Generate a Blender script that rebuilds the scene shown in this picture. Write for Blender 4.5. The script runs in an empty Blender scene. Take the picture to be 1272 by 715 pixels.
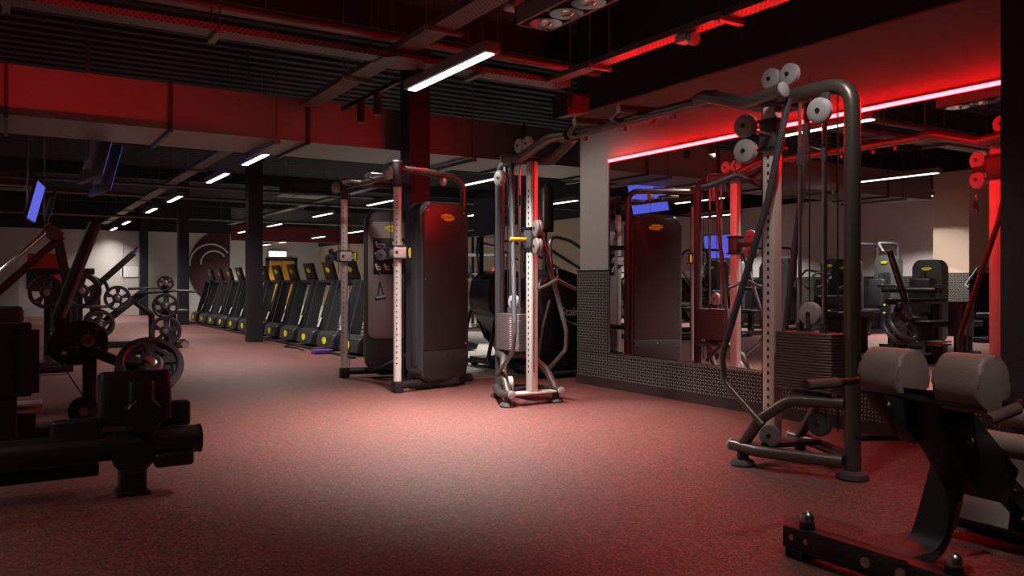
import bpy, bmesh, math, random
from mathutils import Vector, Matrix, Euler
random.seed(7)
SC = bpy.context.scene
COL = SC.collection
PI = math.pi
V = Vector

# ------------------------------------------------------------------ materials
MATS = {}
def mat(name, col, rough=0.5, metal=0.0, emit=None, strength=0.0, bump=0.0, bscale=60, coat=0.0, var=0.0, spec=0.5):
    m = bpy.data.materials.new(name); m.use_nodes = True
    nt = m.node_tree; b = nt.nodes['Principled BSDF']
    b.inputs['Base Color'].default_value = (*col, 1); b.inputs['Roughness'].default_value = rough
    b.inputs['Metallic'].default_value = metal
    b.inputs['Coat Weight'].default_value = coat
    b.inputs['Specular IOR Level'].default_value = spec
    if emit:
        b.inputs['Emission Color'].default_value = (*emit, 1); b.inputs['Emission Strength'].default_value = strength
    if bump or var:
        tc = nt.nodes.new('ShaderNodeTexCoord'); nz = nt.nodes.new('ShaderNodeTexNoise')
        nz.inputs['Scale'].default_value = bscale; nz.inputs['Detail'].default_value = 3
        nt.links.new(tc.outputs['Object'], nz.inputs['Vector'])
        if bump:
            bp = nt.nodes.new('ShaderNodeBump'); bp.inputs['Strength'].default_value = bump; bp.inputs['Distance'].default_value = .01
            nt.links.new(nz.outputs['Fac'], bp.inputs['Height']); nt.links.new(bp.outputs['Normal'], b.inputs['Normal'])
        if var:
            mx = nt.nodes.new('ShaderNodeMix'); mx.data_type = 'RGBA'
            mx.inputs[6].default_value = (*[c*(1-var) for c in col], 1); mx.inputs[7].default_value = (*[min(1, c*(1+var)) for c in col], 1)
            nt.links.new(nz.outputs['Fac'], mx.inputs[0]); nt.links.new(mx.outputs[2], b.inputs['Base Color'])
    MATS[name] = m
    return m

mat('black', (.014, .014, .016), .42)
mat('matte_black', (.008, .008, .009), .8)
mat('satin_black', (.02, .02, .023), .3)
mat('charcoal', (.045, .045, .05), .4)
mat('shroud', (.055, .055, .06), .42)
mat('panel', (.022, .019, .02), .38, spec=.6)
mat('light_panel', (.3, .29, .3), .4)
mat('graphite', (.13, .115, .105), .36, .6)
mat('silver', (.78, .72, .68), .38, .25)
mat('chrome', (.8, .8, .8), .15, 1)
mat('steel', (.5, .5, .5), .3, 1)
mat('grey_plastic', (.36, .36, .38), .45)
mat('dark_plastic', (.06, .06, .066), .45)
mat('plate_rubber', (.03, .03, .032), .4)
mat('pulley_brown', (.17, .14, .14), .45)
mat('rubber_tube', (.06, .06, .075), .55)
mat('stack', (.12, .095, .095), .4, .2)
mat('leather', (.018, .018, .019), .38, bump=.15, bscale=160)
mat('cushion', (.26, .20, .175), .5, bump=.2, bscale=200)
mat('grip', (.12, .07, .065), .6)
mat('white_paint', (.72, .70, .69), .7, bump=.04, bscale=30)
mat('grey_wall', (.25, .225, .215), .75, bump=.05, bscale=20, var=.06)
mat('light_wall', (.55, .52, .50), .75, bump=.05, bscale=20, var=.06)
mat('beige', (.55, .43, .33), .75, var=.06, bscale=4)
mat('pillar', (.035, .035, .038), .75, bump=.5, bscale=14, var=.3)
mat('ceiling_black', (.012, .012, .014), .8)
mat('deck', (.016, .016, .02), .75, 0)
mat('column_steel', (.018, .018, .024), .5)
mat('duct', (.26, .235, .215), .42, .55, var=.08, bscale=2.5)
mat('tray', (.20, .19, .19), .45, .6)
mat('pipe', (.13, .12, .12), .45, .4)
mat('light_casing', (.16, .15, .16), .5)
mat('lamp', (1, 1, 1), .5, emit=(1, .95, .9), strength=5)
mat('spot_lamp', (1, 1, 1), .5, emit=(1, .93, .86), strength=8)
mat('red_led', (1, .05, .05), .5, emit=(1, .005, .0062), strength=150)
mat('red_led_strong', (1, .05, .05), .5, emit=(1, .012, .02), strength=6)
mat('yellow', (.88, .84, .02), .5)
mat('yellow_metal', (.8, .45, .05), .4)
mat('orange', (.85, .33, .03), .5)
mat('door_orange', (.75, .36, .03), .5)
mat('ink', (.01, .01, .01), .6)
mat('white_ink', (.75, .75, .75), .6)
mat('screen_blue', (.02, .02, .05), .3, emit=(.12, .14, .9), strength=.75)
mat('screen_off', (.008, .008, .01), .15)
mat('red_panel', (.5, .01, .015), .5)
mat('mural', (.045, .006, .009), .6, var=.4, bscale=1.2)
mat('exit_light', (1, 1, 1), .5, emit=(1, .92, .75), strength=8)
mat('green', (.03, .3, .08), .5)
mat('purple', (.1, .03, .25), .6)
mat('red_rod', (.25, .2, .2), .3, .8)
mat('mirror', (.88, .88, .89), 0.0, 1)
mat('skirting', (.035, .018, .018), .6)
mat('paper', (.8, .8, .8), .7)

def nodes(name):
    m = bpy.data.materials.new(name); m.use_nodes = True
    MATS[name] = m
    nt = m.node_tree
    def N(t, **k):
        n = nt.nodes.new(t)
        for a, v in k.items(): setattr(n, a, v)
        return n
    def mth(op, a, b=None):
        n = N('ShaderNodeMath', operation=op)
        for i, x in enumerate((a, b)):
            if x is None: continue
            if isinstance(x, (int, float)): n.inputs[i].default_value = x
            else: nt.links.new(x, n.inputs[i])
        return n.outputs[0]
    return m, nt, nt.nodes['Principled BSDF'], N, mth

def floor_mat():
    m, nt, b, N, mth = nodes('rubber_floor')
    tc = N('ShaderNodeTexCoord')
    vo = N('ShaderNodeTexVoronoi'); vo.inputs['Scale'].default_value = 140
    nt.links.new(tc.outputs['Object'], vo.inputs['Vector'])
    sp = N('ShaderNodeSeparateColor'); nt.links.new(vo.outputs['Color'], sp.inputs[0])
    red = mth('GREATER_THAN', sp.outputs[0], .80)
    gry = mth('GREATER_THAN', sp.outputs[1], .88)
    n = N('ShaderNodeTexNoise'); n.inputs['Scale'].default_value = .7; n.inputs['Detail'].default_value = 5
    nt.links.new(tc.outputs['Object'], n.inputs['Vector'])
    base = N('ShaderNodeMix', data_type='RGBA'); nt.links.new(n.outputs['Fac'], base.inputs[0])
    base.inputs[6].default_value = (.088, .037, .033, 1); base.inputs[7].default_value = (.13, .054, .047, 1)
    a = N('ShaderNodeMix', data_type='RGBA'); nt.links.new(red, a.inputs[0]); nt.links.new(base.outputs[2], a.inputs[6]); a.inputs[7].default_value = (.36, .085, .065, 1)
    c = N('ShaderNodeMix', data_type='RGBA'); nt.links.new(gry, c.inputs[0]); nt.links.new(a.outputs[2], c.inputs[6]); c.inputs[7].default_value = (.2, .11, .10, 1)
    nt.links.new(c.outputs[2], b.inputs['Base Color'])
    b.inputs['Roughness'].default_value = .55
    bp = N('ShaderNodeBump'); bp.inputs['Strength'].default_value = .35; bp.inputs['Distance'].default_value = .004
    nt.links.new(vo.outputs['Distance'], bp.inputs['Height']); nt.links.new(bp.outputs['Normal'], b.inputs['Normal'])
floor_mat()

def grey_floor():
    m, nt, b, N, mth = nodes('grey_floor')
    tc = N('ShaderNodeTexCoord'); n = N('ShaderNodeTexNoise'); n.inputs['Scale'].default_value = 1.2
    mp = N('ShaderNodeMapping'); mp.inputs['Scale'].default_value = (6, .5, 1)
    nt.links.new(tc.outputs['Object'], mp.inputs[0]); nt.links.new(mp.outputs[0], n.inputs['Vector'])
    r = N('ShaderNodeValToRGB'); r.color_ramp.elements[0].color = (.14, .13, .12, 1); r.color_ramp.elements[1].color = (.3, .28, .26, 1)
    nt.links.new(n.outputs['Fac'], r.inputs[0]); nt.links.new(r.outputs[0], b.inputs['Base Color']); b.inputs['Roughness'].default_value = .4
grey_floor()

def chequer_mat(s=.03):
    m, nt, b, N, mth = nodes('chequer_plate')
    tc = N('ShaderNodeTexCoord'); sp = N('ShaderNodeSeparateXYZ'); nt.links.new(tc.outputs['Object'], sp.inputs[0])
    u = mth('DIVIDE', sp.outputs[1], s); v = mth('DIVIDE', sp.outputs[2], s)
    fu, fv = mth('FLOOR', u), mth('FLOOR', v)
    par = mth('FLOORED_MODULO', mth('ADD', fu, fv), 2.0)
    px, py = mth('SUBTRACT', mth('SUBTRACT', u, fu), .5), mth('SUBTRACT', mth('SUBTRACT', v, fv), .5)
    a = mth('MULTIPLY', mth('ADD', px, py), .7071); c = mth('MULTIPLY', mth('SUBTRACT', px, py), .7071)
    ipar = mth('SUBTRACT', 1.0, par)
    aa = mth('ADD', mth('MULTIPLY', a, par), mth('MULTIPLY', c, ipar)); cc = mth('ADD', mth('MULTIPLY', c, par), mth('MULTIPLY', a, ipar))
    d = mth('ADD', mth('POWER', mth('ABSOLUTE', mth('DIVIDE', aa, .40)), 2.0), mth('POWER', mth('ABSOLUTE', mth('DIVIDE', cc, .115)), 2.0))
    k = mth('LESS_THAN', d, 1.0)
    mx = N('ShaderNodeMix', data_type='RGBA'); nt.links.new(k, mx.inputs[0])
    mx.inputs[6].default_value = (.028, .027, .027, 1); mx.inputs[7].default_value = (.52, .47, .42, 1)
    nt.links.new(mx.outputs[2], b.inputs['Base Color']); b.inputs['Metallic'].default_value = .4; b.inputs['Roughness'].default_value = .42
    bp = N('ShaderNodeBump'); bp.inputs['Strength'].default_value = .5; bp.inputs['Distance'].default_value = .003
    nt.links.new(k, bp.inputs['Height']); nt.links.new(bp.outputs['Normal'], b.inputs['Normal'])
chequer_mat()

def tray_mat():
    m, nt, b, N, mth = nodes('perforated')
    tc = N('ShaderNodeTexCoord'); sp = N('ShaderNodeSeparateXYZ'); nt.links.new(tc.outputs['Object'], sp.inputs[0])
    k = mth('GREATER_THAN', mth('MULTIPLY', mth('SINE', mth('MULTIPLY', sp.outputs[0], 150)), mth('SINE', mth('MULTIPLY', mth('ADD', sp.outputs[1], sp.outputs[2]), 150))), .25)
    mx = N('ShaderNodeMix', data_type='RGBA'); nt.links.new(k, mx.inputs[0])
    mx.inputs[6].default_value = (.17, .16, .155, 1); mx.inputs[7].default_value = (.03, .03, .03, 1)
    nt.links.new(mx.outputs[2], b.inputs['Base Color']); b.inputs['Metallic'].default_value = .4; b.inputs['Roughness'].default_value = .45
tray_mat()

# ------------------------------------------------------------------ mesh building
def fillet(pts, r, n=6):
    pts = [V(p) for p in pts]
    if r <= 0 or len(pts) < 3: return pts
    out = [pts[0]]
    for i in range(1, len(pts)-1):
        p, a, b = pts[i], pts[i-1]-pts[i], pts[i+1]-pts[i]
        la, lb = a.length, b.length
        if la < 1e-6 or lb < 1e-6: continue
        a /= la; b /= lb
        ang = a.angle(b)
        if ang > PI-.02: out.append(p); continue
        t = min(r/math.tan(ang/2), la*.48, lb*.48)
        s, e = p+a*t, p+b*t
        for k in range(n+1):
            f = k/n
            out.append((1-f)**2*s + 2*f*(1-f)*p + f*f*e)
    out.append(pts[-1])
    return out

def rrect(w, h, r, n=6, x0=0, z0=0):
    o = []
    for cx, cz, a0 in ((w/2-r, h-r, 0), (-w/2+r, h-r, 90), (-w/2+r, r, 180), (w/2-r, r, 270)):
        for k in range(n+1):
            a = math.radians(a0+90*k/n)
            o.append((x0+cx+r*math.cos(a), z0+cz+r*math.sin(a)))
    return o

class M:
    def __init__(s): s.bm = bmesh.new()
    def _bev(s, verts, w, n=2):
        vs = set(verts)
        ed = [e for e in s.bm.edges if e.verts[0] in vs and e.verts[1] in vs]
        bmesh.ops.bevel(s.bm, geom=ed, offset=w, segments=n, affect='EDGES', profile=.5)
    def box(s, c, d, rot=None, bev=0.0, n=2):
        r = bmesh.ops.create_cube(s.bm, size=1)
        mt = Matrix.Translation(V(c))
        if rot is not None: mt = mt @ (rot if isinstance(rot, Matrix) else Euler(rot).to_matrix().to_4x4())
        mt = mt @ Matrix.Diagonal((d[0], d[1], d[2], 1))
        bmesh.ops.transform(s.bm, matrix=mt, verts=r['verts'])
        if bev: s._bev(r['verts'], bev, n)
        return s
    def beam(s, p0, p1, w, h, bev=.006, up=(0, 0, 1)):
        """rectangular bar from p0 to p1"""
        p0, p1 = V(p0), V(p1); x = (p1-p0); L = x.length; x /= L
        u = V(up); y = u.cross(x)
        if y.length < 1e-4: y = V((0, 1, 0)).cross(x)
        y.normalize(); z = x.cross(y)
        rot = Matrix((x, y, z)).transposed().to_4x4()
        return s.box((p0+p1)/2, (L, w, h), rot, bev)
    def tube(s, pts, r, f=0.0, seg=12, r1=None):
        pts = fillet(pts, f)
        n = len(pts); rings = []
        t = (pts[1]-pts[0]).normalized()
        ref = V((0, 0, 1)) if abs(t.z) < .9 else V((1, 0, 0))
        u = t.cross(ref).normalized()
        for i, p in enumerate(pts):
            if i == 0: d = pts[1]-pts[0]
            elif i == n-1: d = pts[-1]-pts[-2]
            else: d = (pts[i+1]-p).normalized()+(p-pts[i-1]).normalized()
            d.normalize()
            u = (u-d*u.dot(d)).normalized(); w = d.cross(u)
            rr = r if r1 is None else r+(r1-r)*i/(n-1)
            rings.append([s.bm.verts.new(p+(u*math.cos(2*PI*k/seg)+w*math.sin(2*PI*k/seg))*rr) for k in range(seg)])
        for a, b in zip(rings, rings[1:]):
            for k in range(seg):
                s.bm.faces.new((a[k], a[(k+1) % seg], b[(k+1) % seg], b[k]))
        s.bm.faces.new(rings[0][::-1]); s.bm.faces.new(rings[-1])
        return s
    def cyl(s, p0, p1, r, seg=20, r1=None, bev=0.0):
        nv = len(s.bm.verts)
        s.tube([p0, p1], r, 0, seg, r1)
        if bev:
            s.bm.verts.ensure_lookup_table()
            vs = set(list(s.bm.verts)[nv:])
            ed = [e for f in s.bm.faces if len(f.verts) == seg and all(v in vs for v in f.verts) for e in f.edges]
            bmesh.ops.bevel(s.bm, geom=list(set(ed)), offset=bev, segments=3, affect='EDGES', profile=.5)
        return s
    def prism(s, pts, ext, bev=0.0, n=2):
        vs = [s.bm.verts.new(V(p)) for p in pts]
        e = V(ext)
        vt = [s.bm.verts.new(V(p)+e) for p in pts]
        s.bm.faces.new(vs[::-1]); s.bm.faces.new(vt)
        k = len(pts)
        for i in range(k): s.bm.faces.new((vs[i], vs[(i+1) % k], vt[(i+1) % k], vt[i]))
        if bev:
            a, b = set(vs), set(vt)
            ed = [x for x in s.bm.edges if (x.verts[0] in a and x.verts[1] in a) or (x.verts[0] in b and x.verts[1] in b)]
            bmesh.ops.bevel(s.bm, geom=ed, offset=bev, segments=n, affect='EDGES', profile=.5)
        return s
    def xz(s, poly, y, t, bev=0.0, n=2):
        return s.prism([(x, y, z) for x, z in poly], (0, t, 0), bev, n)
    def lathe(s, prof, o=(0, 0, 0), axis=(0, 0, 1), seg=28):
        o = V(o); ax = V(axis).normalized()
        ref = V((0, 0, 1)) if abs(ax.z) < .9 else V((1, 0, 0))
        u = ax.cross(ref).normalized(); w = ax.cross(u)
        rings = []
        for r, z in prof:
            if r < 1e-6: rings.append([s.bm.verts.new(o+ax*z)])
            else: rings.append([s.bm.verts.new(o+ax*z+(u*math.cos(2*PI*k/seg)+w*math.sin(2*PI*k/seg))*r) for k in range(seg)])
        for a, b in zip(rings, rings[1:]):
            for k in range(seg):
                k2 = (k+1) % seg
                q = [a[k % len(a)], a[k2 % len(a)], b[k2 % len(b)], b[k % len(b)]]
                q2 = []
                for x in q:
                    if x not in q2: q2.append(x)
                if len(q2) > 2: s.bm.faces.new(q2)
        for rg in (rings[0], rings[-1]):
            if len(rg) > 1: s.bm.faces.new(rg)
        return s
    def ball(s, c, r, sc=(1, 1, 1)):
        q = bmesh.ops.create_uvsphere(s.bm, u_segments=20, v_segments=12, radius=r)
        bmesh.ops.transform(s.bm, matrix=Matrix.Translation(V(c)) @ Matrix.Diagonal((*sc, 1)), verts=q['verts'])
        return s
    def xf(s, m):
        bmesh.ops.transform(s.bm, matrix=m, verts=list(s.bm.verts)); return s
    def obj(s, name, material, parent=None):
        bmesh.ops.recalc_face_normals(s.bm, faces=list(s.bm.faces))
        me = bpy.data.meshes.new(name); s.bm.to_mesh(me); s.bm.free()
        me.shade_smooth(); me.set_sharp_from_angle(angle=.62)
        return link(name, me, material, parent)

def link(name, me, material, parent=None):
    me.materials.clear(); me.materials.append(MATS[material])
    o = bpy.data.objects.new(name, me); COL.objects.link(o)
    if parent is not None: o.parent = parent
    return o

def thing(name, label, cat, loc=(0, 0, 0), rz=0.0, group=None):
    o = bpy.data.objects.new(name, None); COL.objects.link(o)
    o.location = loc; o.rotation_euler = (0, 0, rz); o.empty_display_size = .1
    tag(o, label, cat, group); return o
def tag(o, label, cat, group=None):
    o['label'] = label; o['category'] = cat
    if group: o['group'] = group
    return o
def struct(o): o['kind'] = 'structure'; return o
def kids(o): return [c for c in bpy.data.objects if c.parent == o]
def copy_tree(o, parent=None):
    c = o.copy(); COL.objects.link(c)
    if parent is not None: c.parent = parent
    for ch in kids(o): copy_tree(ch, c)
    return c
def sub(m, root):  # world points are turned into the thing's own space
    return m.xf(Matrix.Translation(root.location).inverted())

TEXTS = {}
def text(name, parent, material, s, size, mt, ext=.0006, align='CENTER', bold=0.0):
    cu = bpy.data.curves.new('lettering', 'FONT'); cu.body = s; cu.size = size; cu.align_x = align; cu.align_y = 'CENTER'
    cu.extrude = ext; cu.offset = bold; cu.resolution_u = 3
    t = bpy.data.objects.new('lettering', cu); COL.objects.link(t)
    me = bpy.data.meshes.new_from_object(t)
    bpy.data.objects.remove(t); bpy.data.curves.remove(cu)
    me.transform(mt)
    return link(name, me, material, parent)
def facing(loc, nrm, up=(0, 0, 1)):
    """frame at loc: local X reads to the viewer's right, Y up, Z out along nrm"""
    z = V(nrm).normalized(); x = V(up).cross(z).normalized(); y = z.cross(x)
    m = Matrix((x, y, z)).transposed().to_4x4(); m.translation = V(loc); return m

def badge_poly(w, h):
    return [(-w*.5, -h*.18), (-w*.5, h*.32), (-w*.36, h*.32), (-w*.3, h*.5), (w*.28, h*.5), (w*.34, h*.22), (w*.5, h*.22), (w*.5, -h*.3), (w*.36, -h*.34), (w*.3, -h*.5), (-w*.26, -h*.5), (-w*.32, -h*.18)]
def badge(parent, mt, w=.2, h=.06, m='yellow', txt='TECHNOGYM', name='logo_badge'):
    o = M().prism([(x, y, 0) for x, y in badge_poly(w, h)], (0, 0, .003)).xf(mt).obj(name, m, parent)
    if txt: text('lettering', o, 'ink', txt, w*.15, mt @ Matrix.Translation((0, 0, .0035)), ext=.0004)
    return o

# ------------------------------------------------------------------ camera
cam = bpy.data.cameras.new('camera'); co = bpy.data.objects.new('camera', cam); COL.objects.link(co)
SC.camera = co
F = 1010.0; YAW = math.radians(31.9); H = 1.12
co.location = (0, 0, H); co.rotation_euler = (PI/2, 0, -YAW)
cam.sensor_fit = 'HORIZONTAL'; cam.sensor_width = 36; cam.lens = F/1272*36
cam.shift_y = -(357.5-350)/1272
cam.clip_start = .05; cam.clip_end = 200

# ------------------------------------------------------------------ setting
def sbox(name, m, x0, x1, y0, y1, z0, z1):
    return struct(M().box(((x0+x1)/2, (y0+y1)/2, (z0+z1)/2), (x1-x0, y1-y0, z1-z0)).obj(name, m))
sbox('floor', 'rubber_floor', -7, 14, -4.2, 41, -.1, 0)
sbox('floor_inlay', 'grey_floor', 4.62, 13.5, 8.2, 40.2, 0, .006)
sbox('wall_right', 'grey_wall', 5.44, 5.68, -4.2, 7.3, 0, 3.0)
sbox('wall_right_upper', 'ceiling_black', 5.40, 5.68, -4.2, 7.3, 3.0, 4.1)
sbox('wall_left', 'white_paint', -6.8, -6.5, -4.2, 30.3, 0, 3.15)
sbox('wall_left_upper', 'ceiling_black', -6.8, -6.48, -4.2, 30.3, 3.15, 4.1)
sbox('wall_far', 'light_wall', -6.8, 6.9, 30.3, 30.5, 0, 2.85)
sbox('wall_far_upper', 'ceiling_black', -6.8, 6.9, 30.25, 30.5, 2.85, 4.1)
sbox('wall_recess_left', 'light_wall', 6.7, 6.9, 30.5, 40.2, 0, 4.1)
sbox('wall_recess', 'light_wall', 6.7, 13.7, 40.2, 40.4, 0, 3.3)
sbox('wall_recess_upper', 'ceiling_black', 6.7, 13.7, 40.15, 40.4, 3.3, 4.1)
sbox('wall_east', 'beige', 13.5, 13.7, 7.1, 40.2, 0, 2.9)
sbox('wall_east_upper', 'ceiling_black', 13.45, 13.7, 7.1, 40.2, 2.9, 4.1)
sbox('wall_partition', 'grey_wall', 5.68, 13.7, 7.05, 7.3, 0, 4.1)
sbox('wall_back', 'ceiling_black', -6.8, 5.68, -4.4, -4.2, 0, 4.1)
mat('dark_red', (.16, .012, .018), .6)
sbox('beam_red', 'dark_red', 6.95, 13.4, 32.8, 33.2, 2.75, 3.35)
m = M()
y = -4.4
prof = []
while y < 41:
    prof += [(y, 4.05), (y+.12, 4.05), (y+.16, 4.12), (y+.24, 4.12)]; y += .28
m.prism([(-7, a, b) for a, b in prof]+[(-7, y, 4.2), (-7, -4.4, 4.2)], (20.8, 0, 0))
struct(m.obj('ceiling', 'deck'))
for i, yb in enumerate((2.0, 7.9, 15.3, 22.5, 29.6)):
    sbox('beam', 'ceiling_black', -7, 13.6, yb, yb+.2, 3.75, 4.05)
for xb, yb in ((4.1, 8.75), (3.95, 15.5), (3.95, 22.7), (3.95, 29.9)):
    c = sbox('column', 'column_steel', xb-.13, xb+.13, yb-.13, yb+.13, 0, 4.05)
    for z in (.42, .22):
        M().box((xb-.135, yb-.02, z), (.014, .1, .12), None, .004).obj('socket_plate', 'satin_black', c)
sbox('pillar', 'pillar', 5.08, 5.44, 1.2, 2.6, 0, 4.05)
p = sbox('pillar', 'beige', -6.5, -5.75, 9.1, 9.85, 0, 3.4)
M().box((-6.125, 9.475, .66), (.78, .78, 1.3)).obj('cladding', 'chequer_plate', p)
# chequer plate cladding, right wall (stacked sheets)
for (y0, y1, z0, z1) in ((6.77, 7.31, .8, 1.235), (6.77, 7.31, .362, .795), (-4.2, 7.31, .1, .355)):
    sbox('cladding', 'chequer_plate', 5.41, 5.44, y0, y1, z0, z1)
sbox('cladding', 'chequer_plate', -6.5, -6.47, -4.2, 30.3, .1, 1.25)
sbox('cladding_end', 'chequer_plate', 5.41, 5.68, 7.3, 7.315, .1, 1.235)
sbox('baseboard_right', 'skirting', 5.395, 5.44, -4.2, 7.32, 0, .1)
sbox('baseboard_left', 'skirting', -6.5, -6.45, -4.2, 30.3, 0, .1)
sbox('trim_1', 'matte_black', 5.40, 5.44, 6.75, 7.32, 1.235, 1.25)
sbox('trim_2', 'steel', 5.405, 5.44, 2.6, 6.76, .355, .368)
sbox('trim_3', 'steel', 5.405, 5.44, 6.752, 6.766, .36, 2.37)
sbox('trim_4', 'light_wall', 3.33, 3.37, 30.27, 30.3, 0, 2.85)

# mirror panels
for i, (y0, y1, lab) in enumerate(((5.325, 6.75, 'mirror sheet beside the white wall end reflecting the grey trainer tower'),
                                    (3.895, 5.315, 'middle mirror sheet behind the long overhead pull-up beam'),
                                    (2.6, 3.885, 'mirror sheet beside the dark rough pillar'))):
    o = M().box((5.425, (y0+y1)/2, 1.375), (.02, y1-y0, 2.0)).obj('mirror_panel', 'mirror')
    o.data.shade_flat()
    tag(o, lab, 'mirror', 'wall mirrors')
# red LED strip over the mirror
t = thing('strip_light', 'long glowing red LED strip above the wall mirror', 'light', (5.41, 4.68, 2.395))
M().box((.01, 0, 0), (.03, 4.15, .035)).obj('channel', 'satin_black', t)
M().box((-.009, 0, 0), (.010, 4.13, .026)).obj('diffuser', 'red_led', t)
# red LED strips further back in the room (under the ceiling, over the machines behind the viewpoint)
for (x0, y0, L, lab) in ((.3, 1.9, 3.6, 'red LED strip hung under the ceiling before the wide air duct'),):
    t = thing('strip_light', lab, 'light', (x0, y0, 3.55))
    M().box((0, -.02, 0), (L, .03, .06)).obj('channel', 'satin_black', t)
    M().box((0, .004, 0), (L, .02, .045)).obj('diffuser', 'red_led_strong', t)
    for q in (-.4, .4): M().cyl((L*q, -.02, .02), (L*q, -.02, .52), .006, 6).obj('hanger_rod', 'pipe', t)

# orange door, exit light, mural, notices
d = sbox('door_1', 'door_orange', 10.95, 12.2, 40.13, 40.2, 0, 2.15)
M().box((11.57, 40.12, 1.08), (.02, .03, 2.1)).obj('seam', 'ink', d)
for x0, x1, z0, z1 in ((10.8, 10.95, 0, 2.3), (12.2, 12.35, 0, 2.3), (10.8, 12.35, 2.15, 2.3)):
    M().box(((x0+x1)/2, 40.16, (z0+z1)/2), (x1-x0, .1, z1-z0)).obj('door_frame', 'charcoal', d)
t = thing('exit_light', 'small glowing white sign box over the orange door', 'sign', (11.35, 40.1, 2.5))
M().box((0, 0, 0), (.9, .08, .3), None, .01).obj('casing', 'white_paint', t)
M().box((0, -.045, 0), (.82, .02, .22)).obj('sign_face', 'exit_light', t)
pts = []
for k in range(41):
    a = PI*.5+PI*k/40
    pts.append((6.86+1.42*math.cos(a), 30.27, 1.62+1.42*math.sin(a)))
t = thing('wall_mural', 'dark red round wall graphic with pale curved rings on the far wall', 'wall graphic', (6.2, 30.27, 1.6))
sub(M().prism(pts, (0, .03, 0)), t).obj('disc', 'mural', t)
for r, cx, cz in ((.72, 6.2, 1.75), (.45, 6.3, 1.78)):
    q = []
    for k in range(17):
        a = math.radians(35+150*k/16); q.append((cx+r*math.cos(a), 30.25, cz+r*math.sin(a)))
    sub(M().tube(q, .035, 0, 8), t).obj('ring', 'light_wall', t)
o = M().box((3.56, 30.28, 1.47), (.55, .02, .36)).obj('wall_notice', 'paper'); tag(o, 'white paper notice on the far wall beside a steel column', 'notice')

# ------------------------------------------------------------------ ceiling services
t = thing('air_duct', 'wide rectangular metal air duct crossing the room under the ceiling', 'air duct', (2, 9.6, 2.7))
sub(M().box((2.3, 9.6, 2.94), (13.2, 1.15, .48)), t).obj('duct_body', 'duct', t)
for k in range(-2, 7):
    x = 1.45*k
    sub(M().box((x, 9.01, 2.94), (.035, .03, .52)).box((x, 9.6, 2.685), (.035, 1.19, .03)), t).obj('flange', 'charcoal', t)
for x in (-3.3, -1.2, 2.53, 5.0, 7.4):
    h = sub(M().box((x, 9.6, 2.655), (.06, 1.36, .045)), t).obj('hanger_bar', 'tray', t)
    for y in (8.98, 10.22): sub(M().cyl((x, y, 2.63), (x, y, 4.06), .007, 6), t).obj('hanger_rod', 'pipe', h)

def tray(name, label, p0, p1, w, rods, m='perforated'):
    p0, p1 = V(p0), V(p1); t = thing(name, label, 'cable tray', (p0+p1)/2, 0, 'perforated cable trays')
    d = (p1-p0).normalized(); n = V((-d.y, d.x, 0)); up = V((0, 0, 1))
    prof = [(-w/2, .05), (-w/2, 0), (w/2, 0), (w/2, .05), (w/2-.006, .05), (w/2-.006, .006), (-w/2+.006, .006), (-w/2+.006, .05)]
    sub(M().prism([p0+n*a+up*b for a, b in prof], p1-p0), t).obj('tray', m, t)
    L = (p1-p0).length
    for s in rods:
        c = p0+d*s
        h = sub(M().beam(c-n*(w/2+.06)-up*.02, c+n*(w/2+.06)-up*.02, .05, .03, 0), t).obj('cross_bar', 'tray', t)
        for q in (-1, 1):
            e = c+n*(w/2+.04)*q
            sub(M().cyl(e-up*.05, (e.x, e.y, 4.07), .006, 6), t).obj('hanger_rod', 'pipe', h)
tray('cable_tray', 'perforated cable tray running across the room before the air duct', (-3, 6.42, 3.0), (4.6, 6.42, 3.0), .2, (1.4, 3.0, 4.35, 6.6))
tray('cable_tray', 'perforated cable tray along the line of pendant lights', (2.86, -1, 3.07), (2.86, 8.9, 3.07), .2, (2, 4.2, 6.6, 8.4))
tray('cable_tray', 'perforated cable tray beyond the air duct over the row of pendant lights', (2.7, 10.3, 3.0), (2.7, 29.5, 3.0), .2, (1, 4, 7, 10, 13, 17))
tray('cable_tray', 'red-lit cable tray beside the mirrored wall', (4.38, -1, 3.0), (4.38, 6.3, 3.0), .13, (1.2, 3.2, 5.1, 6.6))
tray('cable_tray', 'distant cable tray over the treadmills', (6.6, 10.4, 3.1), (6.6, 29, 3.1), .2, (2, 5, 8, 11, 14))
t = thing('junction_plate', 'flat perforated plate where two ceiling cable trays cross', 'tray junction', (2.86, 6.42, 3.0))
M().prism([(-.2, -.1, -.012), (-.1, -.2, -.012), (.1, -.2, -.012), (.2, -.1, -.012), (.2, .1, -.012), (.1, .2, -.012), (-.1, .2, -.012), (-.2, .1, -.012)], (0, 0, .01)).obj('plate', 'perforated', t)

def pipe(label, p0, p1, r, hangers=()):
    p0, p1 = V(p0), V(p1); t = thing('ceiling_pipe', label, 'pipe', (p0+p1)/2)
    sub(M().cyl(p0, p1, r, 14), t).obj('pipe', 'pipe', t)
    d = p1-p0
    for f in hangers:
        c = p0+d*f
        sub(M().cyl(c, (c.x, c.y, 4.07), .006, 6), t).obj('hanger_rod', 'pipe', t)
pipe('round pipe running above the crossing cable tray', (-3, 6.85, 3.34), (5.35, 6.85, 3.34), .045, (.3, .45, .58, .7, .85))
pipe('thin steel pipe beyond the air duct above the leg press', (-6.4, 12.2, 3.05), (13, 12.2, 3.05), .025, (.35, .5))
pipe('thin steel pipe crossing above the plate tree', (-6.4, 16.6, 2.95), (13, 16.6, 2.95), .03, (.4, .55))
pipe('steel pipe crossing above the middle of the treadmill row', (-6.4, 19.8, 3.05), (13, 19.8, 3.05), .04, (.4, .6))
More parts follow.
